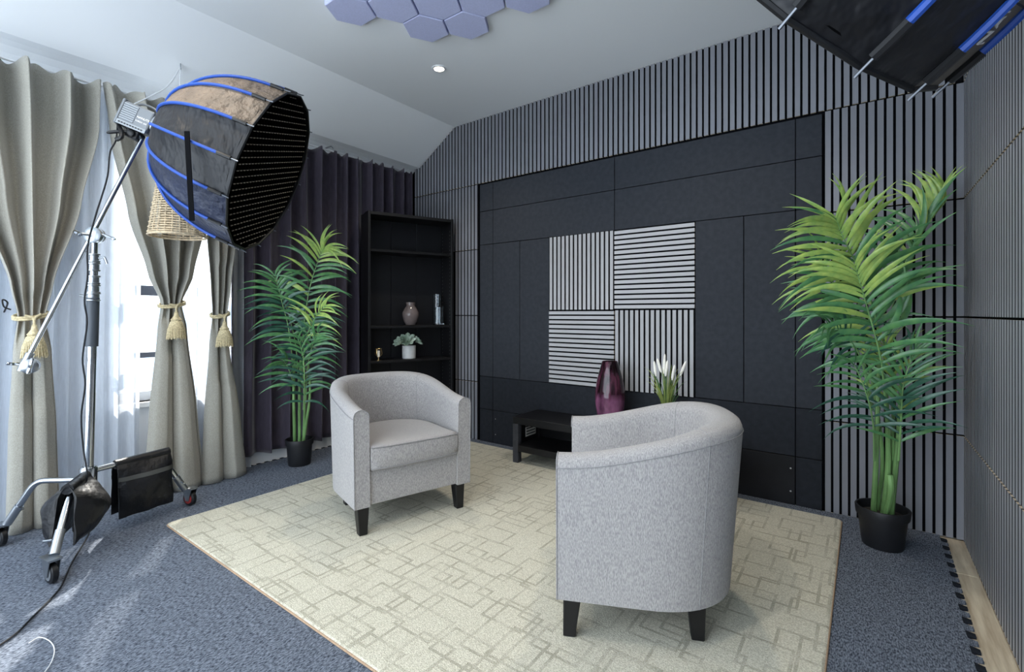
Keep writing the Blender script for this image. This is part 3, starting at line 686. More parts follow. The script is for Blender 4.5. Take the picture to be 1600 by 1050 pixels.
frond(pr_, [q(1366, 720, -.03), q(1364, 660, -.05), q(1352, 610, -.09), q(1335, 570, -.12)], 9, .26, .2, 'leaf2', 'leaf3', 17, start=.3)
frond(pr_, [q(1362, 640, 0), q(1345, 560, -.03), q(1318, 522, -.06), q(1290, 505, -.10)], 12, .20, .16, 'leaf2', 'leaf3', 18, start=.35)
# left palm
c = V((-3.385, 1.975, .008)); c = atp(468, 725, 2, .008)
pl_ = thing('potted_palm', 'artificial palm in a black plastic pot before the plum curtains', 'plant', c)
pot(pl_, c, .078, .102, .195)
dL = (c - EYE).dot(FWD) - .10
def q(u, v, dd=0): return atd(u, v, dL + dd)
stem(pl_, [c + V((-.03, -.02, .15)), q(459, 620), q(460, 560)], .013, .008)
stem(pl_, [c + V((.0, .0, .15)), q(468, 620, .02), q(470, 560)], .012, .008)
stem(pl_, [c + V((.015, .025, .15)), q(476, 630, .02), q(474, 560)], .012, .006)
stem(pl_, [c + V((.03, .01, .15)), q(484, 620, -.02), q(482, 570)], .011, .006)
frond(pl_, [q(470, 600), q(474, 520, -.02), q(484, 450, -.05), q(500, 400, -.08), q(506, 388, -.1)], 19, .31, .26, 'leaf1', 'leaf2', 21, 1.2, start=.30)
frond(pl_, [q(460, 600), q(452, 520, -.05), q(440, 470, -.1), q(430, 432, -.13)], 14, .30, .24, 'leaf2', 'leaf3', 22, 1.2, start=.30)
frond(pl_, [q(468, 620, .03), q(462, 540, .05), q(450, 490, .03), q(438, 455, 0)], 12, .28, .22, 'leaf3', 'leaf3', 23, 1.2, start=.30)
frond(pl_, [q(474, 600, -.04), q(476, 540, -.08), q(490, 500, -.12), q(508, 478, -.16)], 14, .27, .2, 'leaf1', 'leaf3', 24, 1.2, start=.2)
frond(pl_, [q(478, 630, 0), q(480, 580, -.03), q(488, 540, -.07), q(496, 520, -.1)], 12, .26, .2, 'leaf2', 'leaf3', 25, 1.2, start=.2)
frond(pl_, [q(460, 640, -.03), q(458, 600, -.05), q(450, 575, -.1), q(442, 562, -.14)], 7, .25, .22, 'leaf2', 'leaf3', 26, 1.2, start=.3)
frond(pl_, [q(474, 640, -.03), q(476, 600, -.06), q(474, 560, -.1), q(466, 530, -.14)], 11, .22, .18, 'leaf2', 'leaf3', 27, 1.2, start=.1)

# ================================================================== CURTAINS
def ztop(y): return 2.462 + .032 * (y - .3)
def interp(keys, z):
    for (za, *A), (zb, *B) in zip(keys, keys[1:]):
        if zb <= z <= za:
            t = smoothstep((za - z) / (za - zb)) * .5 + .5 * (za - z) / (za - zb); return [a + (b - a) * t for a, b in zip(A, B)]
    return list(keys[-1][1:])
def curtain(name, label, cat, X0, keys, nf, m, seed, group=None, tie=None, lobes=2, cols=140, rows=60, thick=.003, header=True):
    r = random.Random(seed); ph = r.uniform(0, 6); ph2 = r.uniform(0, 6)
    G = []; zlo = keys[-1][0]
    for i in range(rows + 1):
        f = i / rows; row = []
        for j in range(cols + 1):
            u = j / cols
            zt = ztop(interp(keys, keys[0][0])[0] * (1 - u) + interp(keys, keys[0][0])[1] * u)
            z = zt + (zlo - zt) * f
            yl, yr, amp = interp(keys, z)[:3]
            fold = math.sin(2 * math.pi * nf * u + ph + .25 * math.sin(3 * z + ph2)) + .38 * math.sin(2 * math.pi * nf * 1.63 * u + ph2 + .5 * z) * (1 + .8 * max(0, z - 2))
            if tie is not None:
                wv = smoothstep((tie + .06 - z) / .25); lb_ = abs(math.sin(math.pi * lobes * u + .12)) ** .55 * 2.0 - 1.0
                fold = fold * (1 - wv) + lb_ * wv
            zz = z + (.012 * math.cos(2 * math.pi * nf * 2 * u + ph) if i == 0 else 0)
            yy = yl + (yr - yl) * u + .25 * (yr - yl) / nf * .35 * math.cos(2 * math.pi * nf * u + ph)
            row.append(V((X0 + amp * fold + .02 * (1 - abs(2 * u - 1)) * (amp > .028), yy, max(zz, zlo))))
        G.append(row)
    o = MB().grid(G).build(name, m, smooth=True, origin=(X0, keys[-1][1], zlo), ang=80)
    if thick:
        sm = o.modifiers.new('cloth', 'SOLIDIFY'); sm.thickness = thick; sm.offset = 0
    return tag(o, label, cat, group)
XC = -3.55
def yx(u, x=XC): return atp(u, 490, 0, x).y
zt_ = 2.60
curtain('curtain', 'beige curtain tied with a gold tassel, behind the chrome light stand', 'curtain', XC, [(zt_, .17, yx(153), .050), (2.2, .20, yx(150), .055), (1.75, .30, yx(122), .048), (1.30, yx(14), yx(80), .030), (1.135, yx(27), yx(69), .020), (.95, yx(20), yx(80), .024), (.5, yx(12), yx(88), .030), (.012, yx(8), yx(93), .032)], 4, M['beige'], 1, tie=1.135)
curtain('curtain', 'beige curtain tied with a gold tassel, hanging behind the wicker lampshade', 'curtain', XC, [(zt_, yx(153), yx(322), .045), (2.2, yx(170), yx(330), .048), (1.75, yx(200), yx(322), .042), (1.40, yx(231), yx(303), .030), (1.215, yx(252), yx(284), .022), (1.05, yx(246), yx(292), .026), (.5, yx(232), yx(308), .034), (.012, yx(222), yx(319), .036)], 4, M['beige'], 2, tie=1.215)
curtain('curtain', 'narrow beige curtain tied with a gold tassel, next to the plum curtain', 'curtain', XC, [(zt_, yx(320), yx(368), .035), (1.7, yx(321), yx(366), .032), (1.35, yx(328), yx(358), .026), (1.145, yx(331), yx(353), .020), (.95, yx(328), yx(358), .024), (.4, yx(319), yx(377), .032), (.012, yx(315), yx(386), .034)], 3, M['beige'], 3, tie=1.145)
XD = -3.665
curtain('curtain', 'dark plum curtain hanging behind the left palm leaves beside the beige ones', 'curtain', XD, [(zt_, yx(356, XD), yx(521, XD), .040), (1.0, yx(356, XD), yx(520, XD), .042), (.10, yx(356, XD), yx(519, XD), .044)], 6, M['plum'], 4)
curtain('curtain', 'dark plum curtain running behind the bookcase into the corner', 'curtain', XD, [(zt_, yx(524, XD), yx(645, XD), .036), (1.0, yx(524, XD), yx(645, XD), .038), (.10, yx(523, XD), yx(645, XD), .038)], 7, M['plum'], 5)
XSH = -3.67
curtain('sheer_curtain', 'white sheer curtain hanging behind the chrome stand column', 'curtain', XSH, [(zt_, .10, yx(224, XSH), .018), (.015, .05, yx(218, XSH), .020)], 13, M['sheer'], 6, thick=0, cols=200)
curtain('sheer_curtain', 'white sheer curtain glowing between the two narrower tied beige curtains', 'curtain', XSH, [(zt_, yx(262, XSH), yx(392, XSH), .018), (.015, yx(256, XSH), yx(392, XSH), .020)], 9, M['sheer'], 7, thick=0, cols=160)
# curtain wire with a cord
rd = thing('curtain_rod', 'thin white rod carrying all the curtains along the window wall', 'curtain rod', (XC - .02, 1.6, 2.49))
MB().tube([(XC - .03, YR + .1, ztop(YR + .1) + .004), (XC - .03, .3, ztop(.3) + .004), (XC - .07, 1.6, ztop(1.6) + .004), (XD - .02, 3.29, ztop(3.29) + .004)], .007, 8).build('rod', M['trim_white'], rd, smooth=True)
for y in (-.4, .8, 2.33): MB().tube([(XL + .002, y, ztop(y) + .03), (XC - .06, y, ztop(y) + .03), (XC - .035, y, ztop(y) + .008)], .005, 6).build('bracket', M['steel'], rd, smooth=True)
# tiebacks
def tieback(label, yc, z, half, hook=False):
    x = XC + .045
    t = thing('tieback', label, 'tieback', (x, yc, z))
    ring = []
    for k in range(28):
        a = 2 * math.pi * k / 28; ring.append((XC + .050 * math.cos(a) + .004, yc + (half + .012) * math.sin(a), z + .012 * math.sin(a * 1.0) - .012 * (math.cos(a))))
    MB().tube(ring, .0065, 7, closed=True).build('rope', M['rope'], t, smooth=True)
    MB().tube([(p[0] + .004, p[1], p[2] - .011) for p in ring], .006, 7, closed=True).build('rope', M['rope'], t, smooth=True)
    xk = XC + .060
    MB().tube(catmull([(xk, yc - .03, z - .005), (xk + .01, yc, z - .02), (xk + .004, yc + .004, z - .07)], 5), .006, 7).build('knot', M['rope'], t, smooth=True)
    MB().tube(catmull([(xk, yc + .03, z + .002), (xk + .01, yc + .006, z - .02), (xk + .004, yc + .004, z - .07)], 5), .006, 7).build('knot', M['rope'], t, smooth=True)
    c = V((xk + .006, yc + .004, z - .215))
    ts = MB().lathe(c, [(.044, .004), (.046, .0), (.043, .05), (.034, .095), (.026, .105), (.030, .112), (.024, .12), (.014, .135), (.010, .16), (.004, .166)], 20).build('tassel', M['rope'], t, smooth=True)
    fb = MB()
    for k in range(40):
        a = 2 * math.pi * k / 40; d = V((math.cos(a), math.sin(a), 0)); fb.tube([c + d * .030 + V((0, 0, .098)), c + d * .0445 + V((0, 0, .05)), c + d * (.048 + .003 * (k % 2)) + V((0, 0, -.004 - .004 * (k % 3)))], .0026, 4)
    stuff(fb.build('fringe', M['rope'], ts, smooth=True))
    if hook: MB().tube(catmull([(XL + .05, yc - .08, z + .01), (XC, yc - .085, z + .06), (XC + .02, yc - .105, z + .075), (XC + .02, yc - .10, z + .04), (XC + .02, yc - .075, z + .025)], 5), .004, 6).build('hook', M['black_plastic'], t, smooth=True)
tieback('gold tasselled tieback partly behind the clamp at the boom\'s lower end', yx(48), 1.145, .055, True)
tieback('gold tasselled tieback on the curtain below the wicker lampshade', yx(268), 1.215, .060)
tieback('gold tasselled tieback on the narrow beige curtain beside the plum one', yx(343), 1.150, .045)

# ================================================================== SOFTBOXES
def frame3(n):
    n = V(n).normalized(); a = V((0, 0, 1)).cross(n).normalized(); return n, a, n.cross(a)
def softbox(label, c, n, phase, L, R, left):
    c = V(c); n, a, b = frame3(n); NR = 16; r0 = .065
    hub = c - n * L
    t = thing('softbox', label, 'softbox', hub)
    def dirk(k): th = phase + 2 * math.pi * k / NR; return a * math.cos(th) + b * math.sin(th)
    def prof(s): return r0 + (R - r0) * math.sqrt(max(0, 1 - s ** 2.2))
    ss = [0, .05, .12, .2, .3, .4, .5, .6, .7, .8, .88, .94, .985]
    hubr = MB().lathe(hub + n * .0, [(r0 + .012, -.012), (r0 + .016, 0), (r0 + .012, .02), (r0 - .01, .02), (r0 - .01, -.012)], 32, axis=n); hubr.build('speed_ring', M['steel'], t, smooth=True)
    for k in range(NR):
        u, u2 = dirk(k), dirk(k + 1); rows = []
        for s in ss:
            row = []
            for j in range(5):
                f = j / 4; d = (u * (1 - f) + u2 * f); sag = 1 - .035 * math.sin(math.pi * f) * (1 - abs(2 * s - .9)) 
                row.append(c - n * (L * s) + d * (prof(s) * sag))
            rows.append(row)
        mt = M['nylon']
        if left:
            mt = M['warm_lit_nylon'] if k in (4, 5, 6, 7) and False else (M['warm_lit_nylon'] if left and k in warmp else (M['nylon2'] if k in lowp else M['nylon']))
        else: mt = M['grey_nylon'] if k in greyp else M['nylon']
        o = MB().grid(rows).build('fabric_panel', mt, t, smooth=True)
        pts = [c - n * (L * s) + u * (prof(s) + .006) for s in [.145 + .855 * i / 17 for i in range(18)]]
        rb = MB().tube(pts, .0075, 7).build('rib', M['blue'], t, smooth=True); rb['label'] = 'blue sleeved rib'
        MB().tube([c - n * (L * s) + u * (prof(s) + .007) for s in (.155, .11, .07, .04)], .0092, 7).build('rib_pocket', M['black_plastic'], rb, smooth=True)
        MB().tube([c - n * (L * s) + u * (prof(s) + .009) for s in (.075, .04)] + [c + u * (R + .011) + n * .004, c + u * (R * 1.03) + n * .014], .003, 6).build('rib_tip', M['tip'], rb, smooth=True)
    ring = [c + dirk(k) * R for k in range(NR)]
    MB().tube(ring, .006, 6, closed=True).build('hem', M['black_plastic'], t)
    if not left: MB().tube([c - n * (L * .30) + (dirk(k) * (1 - j / 4) + dirk(k + 1) * (j / 4)) * (prof(.30) * (1 - .035 * math.sin(math.pi * j / 4) * .7) + .002) for k in range(NR) for j in range(4)], .0016, 5, closed=True).build('seam', M['black_plastic'], t)
    # grid cloth
    rr = R - .008
    MB().add([c - n * .055 + dirk(k) * (rr - .032) for k in range(NR)], [tuple(range(NR))]).build('unlit_backing', M['grid'], t)  # black sheet painted as the unlit dark behind the grid
    g = bpy.data.objects.new('grid', None)
    gb = MB().tube([c - n * .02 + dirk(k) * (rr + .002) for k in range(NR)], .004, 5, closed=True); g = gb.build('grid', M['grid'], t)
    NG = 13; st = MB()
    e1 = (a * .94 + b * .34).normalized(); e2 = n.cross(e1)
    for ax_, ot in ((e1, e2), (e2, e1)):
        for k in range(-NG, NG + 1):
            d = k * rr / (NG + .5); h = math.sqrt(max(0, (rr * .972) ** 2 - d * d)) * .985
            if h < .03: continue
            MB().obox(c + ot * d - n * .018, ax_, ot, n, h, .0012, .017).build('grid_strip', M['grid'], g)
            if left and ax_ is e1:
                q_ = -h + .02
                while q_ < h - .02:
                    st.obox(c + ot * d + ax_ * q_ + n * .0002, ax_, ot, n, .009, .0018, .0014); q_ += rr / (NG + .5)
    if left: stuff(st.build('grid_stitching', M['stitch'], g))
    return t, hub, n, dirk, prof
warmp, lowp, greyp = (4, 5, 6), (9, 10, 11), ()
LC, LN, LL, LR = V((-2.613, 1.325, 1.914)), V((.6346, .6784, -.3702)), .55, .4426
sb, hub, nn, dk, pf = softbox('black dome softbox with blue ribs on the chrome stand, facing the bookcase', LC, LN, .4 * math.pi / 8, LL, LR, True)
# hanging hook-and-loop strap
a0 = atd(292, 205, 2.150); a1 = atd(300, 345, 2.145)
MB().obox((a0 + a1) / 2, RGT, FWD, (a1 - a0).normalized(), .0115, .002, (a1 - a0).length / 2).build('strap', M['felt'], sb)
greyp = ()
KS = .92
RC, RN = EYE + (V((-.146, 1.282, 1.979)) - EYE) * KS, V((-.776, .396, -.491))
PH2 = -.9254
greyp = (12, 13)
sb2, hub2, nn2, dk2, pf2 = softbox('black dome softbox with blue ribs jutting in above the slat wall corner', RC, RN, PH2, .564 * KS, .443 * KS, False)
def text_on(parent, body, origin, ex, ey, size, m, name='lettering', ext=.0004, wx=1.0):
    cu = bpy.data.curves.new(name, 'FONT'); cu.body = body; cu.size = size; cu.extrude = ext; cu.align_x = 'LEFT'; cu.resolution_u = 3
    tmp = bpy.data.objects.new(name, cu); COL.objects.link(tmp)
    me = bpy.data.meshes.new_from_object(tmp.evaluated_get(bpy.context.evaluated_depsgraph_get())); bpy.data.objects.remove(tmp)
    me.materials.clear(); me.materials.append(m)
    o = bpy.data.objects.new(name, me); COL.objects.link(o); o.parent = parent
    ex, ey = V(ex).normalized(), V(ey); ey = (ey - ex * ey.dot(ex)).normalized(); ez = ex.cross(ey)
    p_ = parent
    while p_.parent: p_ = p_.parent
    o.matrix_basis = Matrix.Translation(V(origin) - p_.location) @ Matrix((ex, ey, ez)).transposed().to_4x4() @ Matrix.Diagonal((wx, 1, 1, 1))
    return o
# ribs seen are number 0, -1, -2, -3 from PH2; the print is on the panel between -2 and -3
def on_panel(f, s, lift=.004):
    d = dk2(-3) * f + dk2(-2) * (1 - f); return RC - nn2 * (.564 * KS * s) + d * (pf2(s) * (1 - .03 * math.sin(math.pi * f)) + lift)
u0, u1 = on_panel(.86, .17), on_panel(.86, .6)
text_on(sb2, 'NANLITE', u0, u1 - u0, on_panel(.05, .25) - on_panel(.7, .25), .085, M['white'], ext=.0015, wx=.42)
# short mount and rod carrying the second softbox from the ceiling
mt = thing('lamp_mount', 'black lamp mount and rod holding the second softbox under the ceiling', 'lamp mount', hub2 - nn2 * .02)
e = hub2 - nn2 * .07
MB().obox(hub2 - nn2 * .045, *[frame3(nn2)[i] for i in (0, 1, 2)], .03, .05, .05).build('lamp_body', M['grey_metal'], mt)
MB().tube([e + V((-.02, 0, .02)), V((min(e.x - .02, .36), e.y, ZC))], .012, 10).build('drop_rod', M['black_plastic'], mt, smooth=True)

# ================================================================== STUDIO LIGHT AND STAND
hubL = LC - LN.normalized() * .59
lt = thing('studio_light', 'grey vented studio light head fixed behind the softbox on the boom', 'studio light', hubL)
ax = LN.normalized(); sx = V((0, 0, 1)).cross(ax).normalized(); uz = ax.cross(sx)
bc0 = hubL - ax * .09 - uz * .008
bevel(MB().obox(bc0, ax, sx, uz, .072, .056, .060).build('body', M['grey_metal'], lt), .008, 2)
bevel(MB().obox(hubL - ax * .170 - uz * .008, ax, sx, uz, .008, .055, .068).build('rear_panel', M['grey_metal'], lt), .004, 1)
MB().lathe(hubL - ax * .018, [(.060, 0), (.066, .008), (.066, .018)], 28, axis=ax).build('mount_ring', M['chrome'], lt, smooth=True)
sgn = -1 if (sx.dot(EYE - bc0) < 0) else 1
fs = sx * sgn
for k in range(8):
    MB().obox(bc0 - ax * .034 + fs * .057 + uz * (.046 - k * .011), ax, fs, uz, .034, .003, .0028).build('vent_fin', M['grey_fin'], lt)
MB().obox(bc0 + fs * .058 - uz * .054, ax, fs, uz, .070, .003, .011).build('side_rail', M['grey_fin'], lt)
for k in range(9): MB().obox(bc0 - ax * (.056 - k * .0135) + fs * .0615 - uz * .054, ax, fs, uz, .0045, .001, .003).build('slot', M['black_plastic'], lt)
dirx = ax if fs.cross(ax).z * 0 + (ax.dot(RGT)) > 0 else -ax
text_on(lt, 'NANLITE', bc0 + ax * .006 + fs * .0568 - uz * .001, ax, uz, .015, M['white'])
text_on(lt, 'FORZA 500', bc0 + ax * .006 + fs * .0568 - uz * .020, ax, uz, .011, M['white'])
MB().tube(catmull([bc0 + uz * .068 - ax * .05, bc0 + uz * .085 - ax * .02, bc0 + uz * .085 + ax * .03, bc0 + uz * .068 + ax * .06], 5), .006, 7).build('handle', M['grey_metal'], lt, smooth=True)
BT = V((-3.045, .860, 2.060))      # boom tip
yk = bc0 - uz * .085
bevel(MB().obox(yk + V((0, 0, .0)), ax, sx, uz, .030, .032, .022).build('yoke', M['black_plastic'], lt), .004, 1)
MB().tube([yk + V((0, 0, -.015)), BT + V((0, 0, .02)) + (BT - V((-3.124, .688, 1.544))).normalized() * .0], .020, 10).build('spigot', M['dark_grey'], lt, smooth=True)
MB().tube(catmull([yk - ax * .02 + fs * .03, yk - ax * .06 + fs * .035 - uz * .02, yk - ax * .10 + fs * .035 - uz * .045], 4), [.009] * 8 + [.005], 7).build('tilt_lever', M['black_plastic'], lt, smooth=True)
MB().lathe(yk + fs * .032, [(.018, 0), (.018, .012), (.012, .016)], 14, axis=fs).build('tilt_knob', M['black_plastic'], lt, smooth=True)
# stand
HUB = V((-3.15, .669, .335)); CL = V((-3.124, .688, 1.544))
sd_ = thing('light_stand', 'chrome wheeled stand with a boom arm, left of the beige rug', 'light stand', (HUB.x, HUB.y, .008))
cdv = (CL - HUB).normalized()
def cp(z): return HUB + cdv * ((z - HUB.z) / cdv.z)
MB().tube([cp(.22), cp(1.02)], .0205, 16).build('column', M['chrome'], sd_, smooth=True)
MB().tube([cp(.985), cp(1.23)], .0265, 16).build('grip_sleeve', M['dark_grey'], sd_, smooth=True)
MB().tube([cp(1.225), cp(1.42)], .0175, 14).build('riser', M['chrome'], sd_, smooth=True)
MB().tube([cp(1.40), cp(1.53)], .0135, 14).build('riser', M['chrome'], sd_, smooth=True)
for z, r in ((1.235, .029), (1.275, .027), (1.32, .026), (1.385, .025), (1.43, .023)):
    co = MB().lathe(cp(z), [(r, -.022), (r + .002, -.020), (r + .002, -.014), (r - .003, -.012), (r - .003, .012), (r + .002, .014), (r + .002, .02), (r, .022)], 18, axis=cdv).build('collar', M['steel'], sd_, smooth=True)
    if z in (1.235, 1.43):
        s_ = -1 if z < 1.3 else 1
        MB().tube(catmull([cp(z) + RGT * s_ * .025, cp(z) + RGT * s_ * .05 + V((0, 0, .004)), cp(z) + RGT * s_ * .065 - V((0, 0, .03 if s_ > 0 else -.006))], 4), .006, 7).build('locking_lever', M['steel'], co, smooth=True)
def t_handle(parent, p, d, u, s=1.0):
    d, u = V(d).normalized(), V(u).normalized()
    MB().tube([p, p + d * .03 * s], .006 * s, 8).build('screw_shaft', M['steel'], parent, smooth=True)
    e_ = p + d * .034 * s
    MB().tube(catmull([e_ - u * .034 * s - d * .010, e_ - u * .012 * s, e_ + u * .012 * s, e_ + u * .034 * s + d * .012], 4), [.005 * s] + [.0085 * s] * 11 + [.005 * s], 8).build('wing_handle', M['chrome'], parent, smooth=True)
def grip_head(p, d, s=1.0):
    d = V(d).normalized()
    b = MB().lathe(p - d * .03 * s, [(.012, 0), (.036 * s, .004), (.040 * s, .012), (.040 * s, .024), (.032 * s, .027), (.032 * s, .033), (.040 * s, .036), (.040 * s, .050), (.026 * s, .058), (.008, .060)], 22, axis=d)
    return b.build('grip_head', M['steel'], sd_, smooth=True)
tw = -FWD
gh = grip_head(CL, tw + RGT * .15); t_handle(gh, CL + tw * .03, tw - RGT * .9, RGT * .6 + V((0, 0, -.2)) + tw * .2, 1.25); t_handle(gh, CL + RGT * .035, RGT + V((0, 0, -.2)), V((.2, .1, -.5)) + RGT, .9)
BE = V((-3.232, .452, .905)); bd = (BT - BE).normalized()
off = tw * .045
# the boom runs beside the head, in front of the column
MB().tube([BE + bd * -.02, BT], .0105, 12).build('boom_arm', M['chrome'], sd_, smooth=True)
MB().tube([BE - bd * .03, BE + bd * .06], .017, 12).build('boom_socket', M['steel'], sd_, smooth=True)
gh2 = grip_head(BE + RGT * .03 + V((0, 0, -.005)), RGT * .7 + tw, .85); t_handle(gh2, BE + RGT * .055 + tw * .03, RGT * .8 + tw * .7, V((0, 0, -1)) - RGT * .3, 1.1)
t_handle(gh2, BE - RGT * .02, -RGT + V((0, 0, .15)), V((.2, .1, .1)) + tw, .9)
MB().lathe(cp(.335), [(.030, -.045), (.036, -.04), (.036, .035), (.030, .045)], 20, axis=cdv).build('leg_hub', M['chrome'], sd_, smooth=True)
legs = {}
for nm, cz, bend in (('a', V((-3.42, .395, 0)), .60), ('b', V((-2.776, .470, 0)), .50), ('c', V((-3.235, 1.150, 0)), .66)):
    d = V((cz.x - HUB.x, cz.y - HUB.y, 0)); z0 = {'a': .315, 'b': .345, 'c': .355}[nm]
    P0 = HUB + d.normalized() * .03; P0.z = z0; P1 = HUB + d * bend; P1.z = z0 + .005; P2 = V((cz.x, cz.y, .125)) - d.normalized() * .035
    A = P0.lerp(P1, .8); B_ = P1.lerp(P2, .22)
    lg = MB().tube([P0, A] + [A * (1 - t) ** 2 + P1 * (2 * t * (1 - t)) + B_ * t * t for t in (.2, .4, .6, .8)] + [B_, P2], .0145, 12).build('leg', M['chrome'], sd_, smooth=True)
    legs[nm] = (P0, P1, P2, d.normalized())
    dl = (P2 - B_).normalized()
    MB().tube([P2 - dl * .09, P2 + dl * .012], .0185, 12).build('foot_sleeve', M['steel'], lg, smooth=True)
    perp = V((-d.y, d.x, 0)).normalized()
    MB().tube([P2 - dl * .05 - perp * .02, P2 - dl * .05 - perp * .05], .006, 7).build('locking_knob', M['chrome'], lg, smooth=True)
    w = V((cz.x, cz.y, .052))
    roll = (RGT * .95 + FWD * (-.3)).normalized() if nm != 'b' else (RGT * .9 - FWD * .45).normalized()
    axl = V((-roll.y, roll.x, 0))
    pl = MB().obox(V((cz.x, cz.y, .112)), roll, axl, V((0, 0, 1)), .036, .024, .004).build('caster_plate', M['steel'], lg)
    cf = MB()
    for sgn_ in (-1, 1):
        q0 = w + axl * (.019 * sgn_); vs = []
        for o_ in (-.0015, .0015):
            vs += [q0 + axl * o_ + roll * -.034 + V((0, 0, .058)), q0 + axl * o_ + roll * .034 + V((0, 0, .058)), q0 + axl * o_ + roll * .012 + V((0, 0, -.012)), q0 + axl * o_ + roll * -.012 + V((0, 0, -.012))]
        cf.add(vs, [(0, 1, 2, 3), (7, 6, 5, 4), (0, 4, 5, 1), (1, 5, 6, 2), (2, 6, 7, 3), (3, 7, 4, 0)])
    cf.build('caster_fork', M['steel'], lg)
    MB().lathe(w - axl * .013, [(.036, 0), (.0425, .004), (.0425, .022), (.036, .026)], 28, axis=axl).build('wheel', M['black_plastic'], lg, smooth=True)
    MB().lathe(w - axl * .0150, [(.010, 0), (.029, .001), (.029, .029), (.010, .030)], 20, axis=axl).build('wheel_hub', M['red'] if nm == 'c' else M['grey_metal'], lg, smooth=True)
    MB().obox(V((cz.x, cz.y, .104)) - roll * .05, roll, axl, V((0, 0, 1)), .026, .016, .004).build('brake_pedal', M['steel'], lg)
# sand bags
def saddle(label, P, Q, drop1, drop2, width_pad, m=M['bag'], band=True, flare=0.0, side=None, bulk=.040):
    """two flat pouches folded over a leg tube from P to Q"""
    P, Q = V(P), V(Q); ex = (Q - P); L_ = ex.length; ex.normalize(); sd0 = V((-ex.y, ex.x, 0)).normalized()
    if side is not None and sd0.dot(V(side)) < 0: sd0 = -sd0
    t = thing('sandbag', label, 'sandbag', ((P.x + Q.x) / 2, (P.y + Q.y) / 2, .008))
    for sg, drop in ((1, drop1), (-1, drop2)):
        rows_o, rows_i = [], []
        NZ = 14; NX = 10
        for i in range(NZ + 1):
            f = i / NZ; ro, ri = [], []
            for j in range(NX + 1):
                g = j / NX; base = P + ex * (L_ * (g + flare * f * (g - .5)))
                bul = math.sin(math.pi * min(1, max(0, (f - .1) / .9))) ** .8 * math.sin(math.pi * g) ** .5
                wob = .006 * math.sin(g * 14 + sg) * f + .004 * math.sin(f * 11 + g * 5)
                z = base.z + .020 - drop * f
                lat = .010 + .020 * min(1, f * 5) + (.012 * f)
                if i == 0: lat = .004
                ro.append(V((base.x, base.y, z)) + sd0 * (sg * (lat + bulk * bul + wob))); ri.append(V((base.x, base.y, z)) + sd0 * (sg * (lat - .004 - .004 * bul)))
            rows_o.append(ro); rows_i.append(ri)
        b = MB().grid(rows_o).grid(rows_i)
        b.add([p for r_ in (rows_o[-1], rows_i[-1]) for p in r_], [(k, k + 1, NX + 2 + k, NX + 1 + k) for k in range(NX)])
        for e_ in (0, NX): b.add([r_[e_] for r_ in rows_o] + [r_[e_] for r_ in rows_i], [(k, k + 1, NZ + 2 + k, NZ + 1 + k) for k in range(NZ)])
        po = b.build('pouch', m, t, smooth=True, ang=60)
        if band:
            for f0, f1_ in ((.30, .37),):
                i0 = int(f0 * NZ); rows = [[p + sd0 * (sg * .003) for p in rows_o[i0]], [p + sd0 * (sg * .003) for p in rows_o[i0 + 1]]]
                MB().grid(rows).build('band', M['bag_band'], po, smooth=True)
    MB().tube([P + V((0, 0, .0)), Q + V((0, 0, .0))], .024, 10).build('fold', m, t, smooth=True)
    return t
P0, P1, P2, dd = legs['c']
sA, sB = P0.lerp(P1, .28) , P1 + dd * .05
sB.z = P1.z - .0
saddle('flat black sandbag slung over the stand leg nearest the tied curtains', sA, sB, .30, .29, 0, side=(1, -.6, 0))
P0, P1, P2, dd = legs['b']
saddle('crumpled navy-black sandbag slung over the stand leg nearest the camera', P0 + dd * .01, P1 + dd * .05, .25, .26, 0, band=False, flare=.5, bulk=.085, side=(-.3, -1, 0))

# ================================================================== CABLES
lb = bc0 - ax * .10 - uz * .05
def floor_pt(u, v, z=.014): return atp(u, v, 2, z)
cab = [lb, atd(181, 219, 2.44), atd(172, 238, 2.42), atd(168, 275, 2.40), atd(158, 310, 2.38), atd(150, 335, 2.35), atd(137, 385, 2.35), atd(137, 430, 2.34), atd(132, 470, 2.34), atd(136, 505, 2.34), atd(129, 560, 2.34), atd(133, 600, 2.34), atd(127, 650, 2.34), atd(130, 700, 2.34), atd(136, 745, 2.31), HUB + V((.06, -.04, -.10)), HUB + V((.12, -.08, -.22)), floor_pt(140, 830, .03), floor_pt(112, 880), floor_pt(96, 915), floor_pt(80, 935), floor_pt(50, 965), floor_pt(25, 990), floor_pt(-10, 1015), floor_pt(-40, 1040)]
tag(MB().tube(catmull(cab, 6), .0038, 6).build('power_cable', M['black_cord'], smooth=True, origin=(HUB.x, HUB.y, .01)), 'thin black power cable running from the studio light down the stand to the carpet', 'cable')
tag(MB().tube(catmull([lb - ax * .0, atd(190, 212, 2.43), atd(182, 218, 2.43)], 5), .011, 8).build('cable_plug', M['black_plastic'], smooth=True, origin=lb), 'black plug of the power cable under the light head', 'plug')
wc = [floor_pt(45, 1005), floor_pt(62, 996), floor_pt(78, 1002), floor_pt(85, 1015), floor_pt(80, 1035), floor_pt(62, 1060), floor_pt(40, 1085)]
tag(MB().tube(catmull(wc, 8), .0016, 6).build('thin_cable', M['cord'], smooth=True, origin=floor_pt(85, 1015)), 'thin pale cable curled on the carpet near the wheeled stand', 'cable')
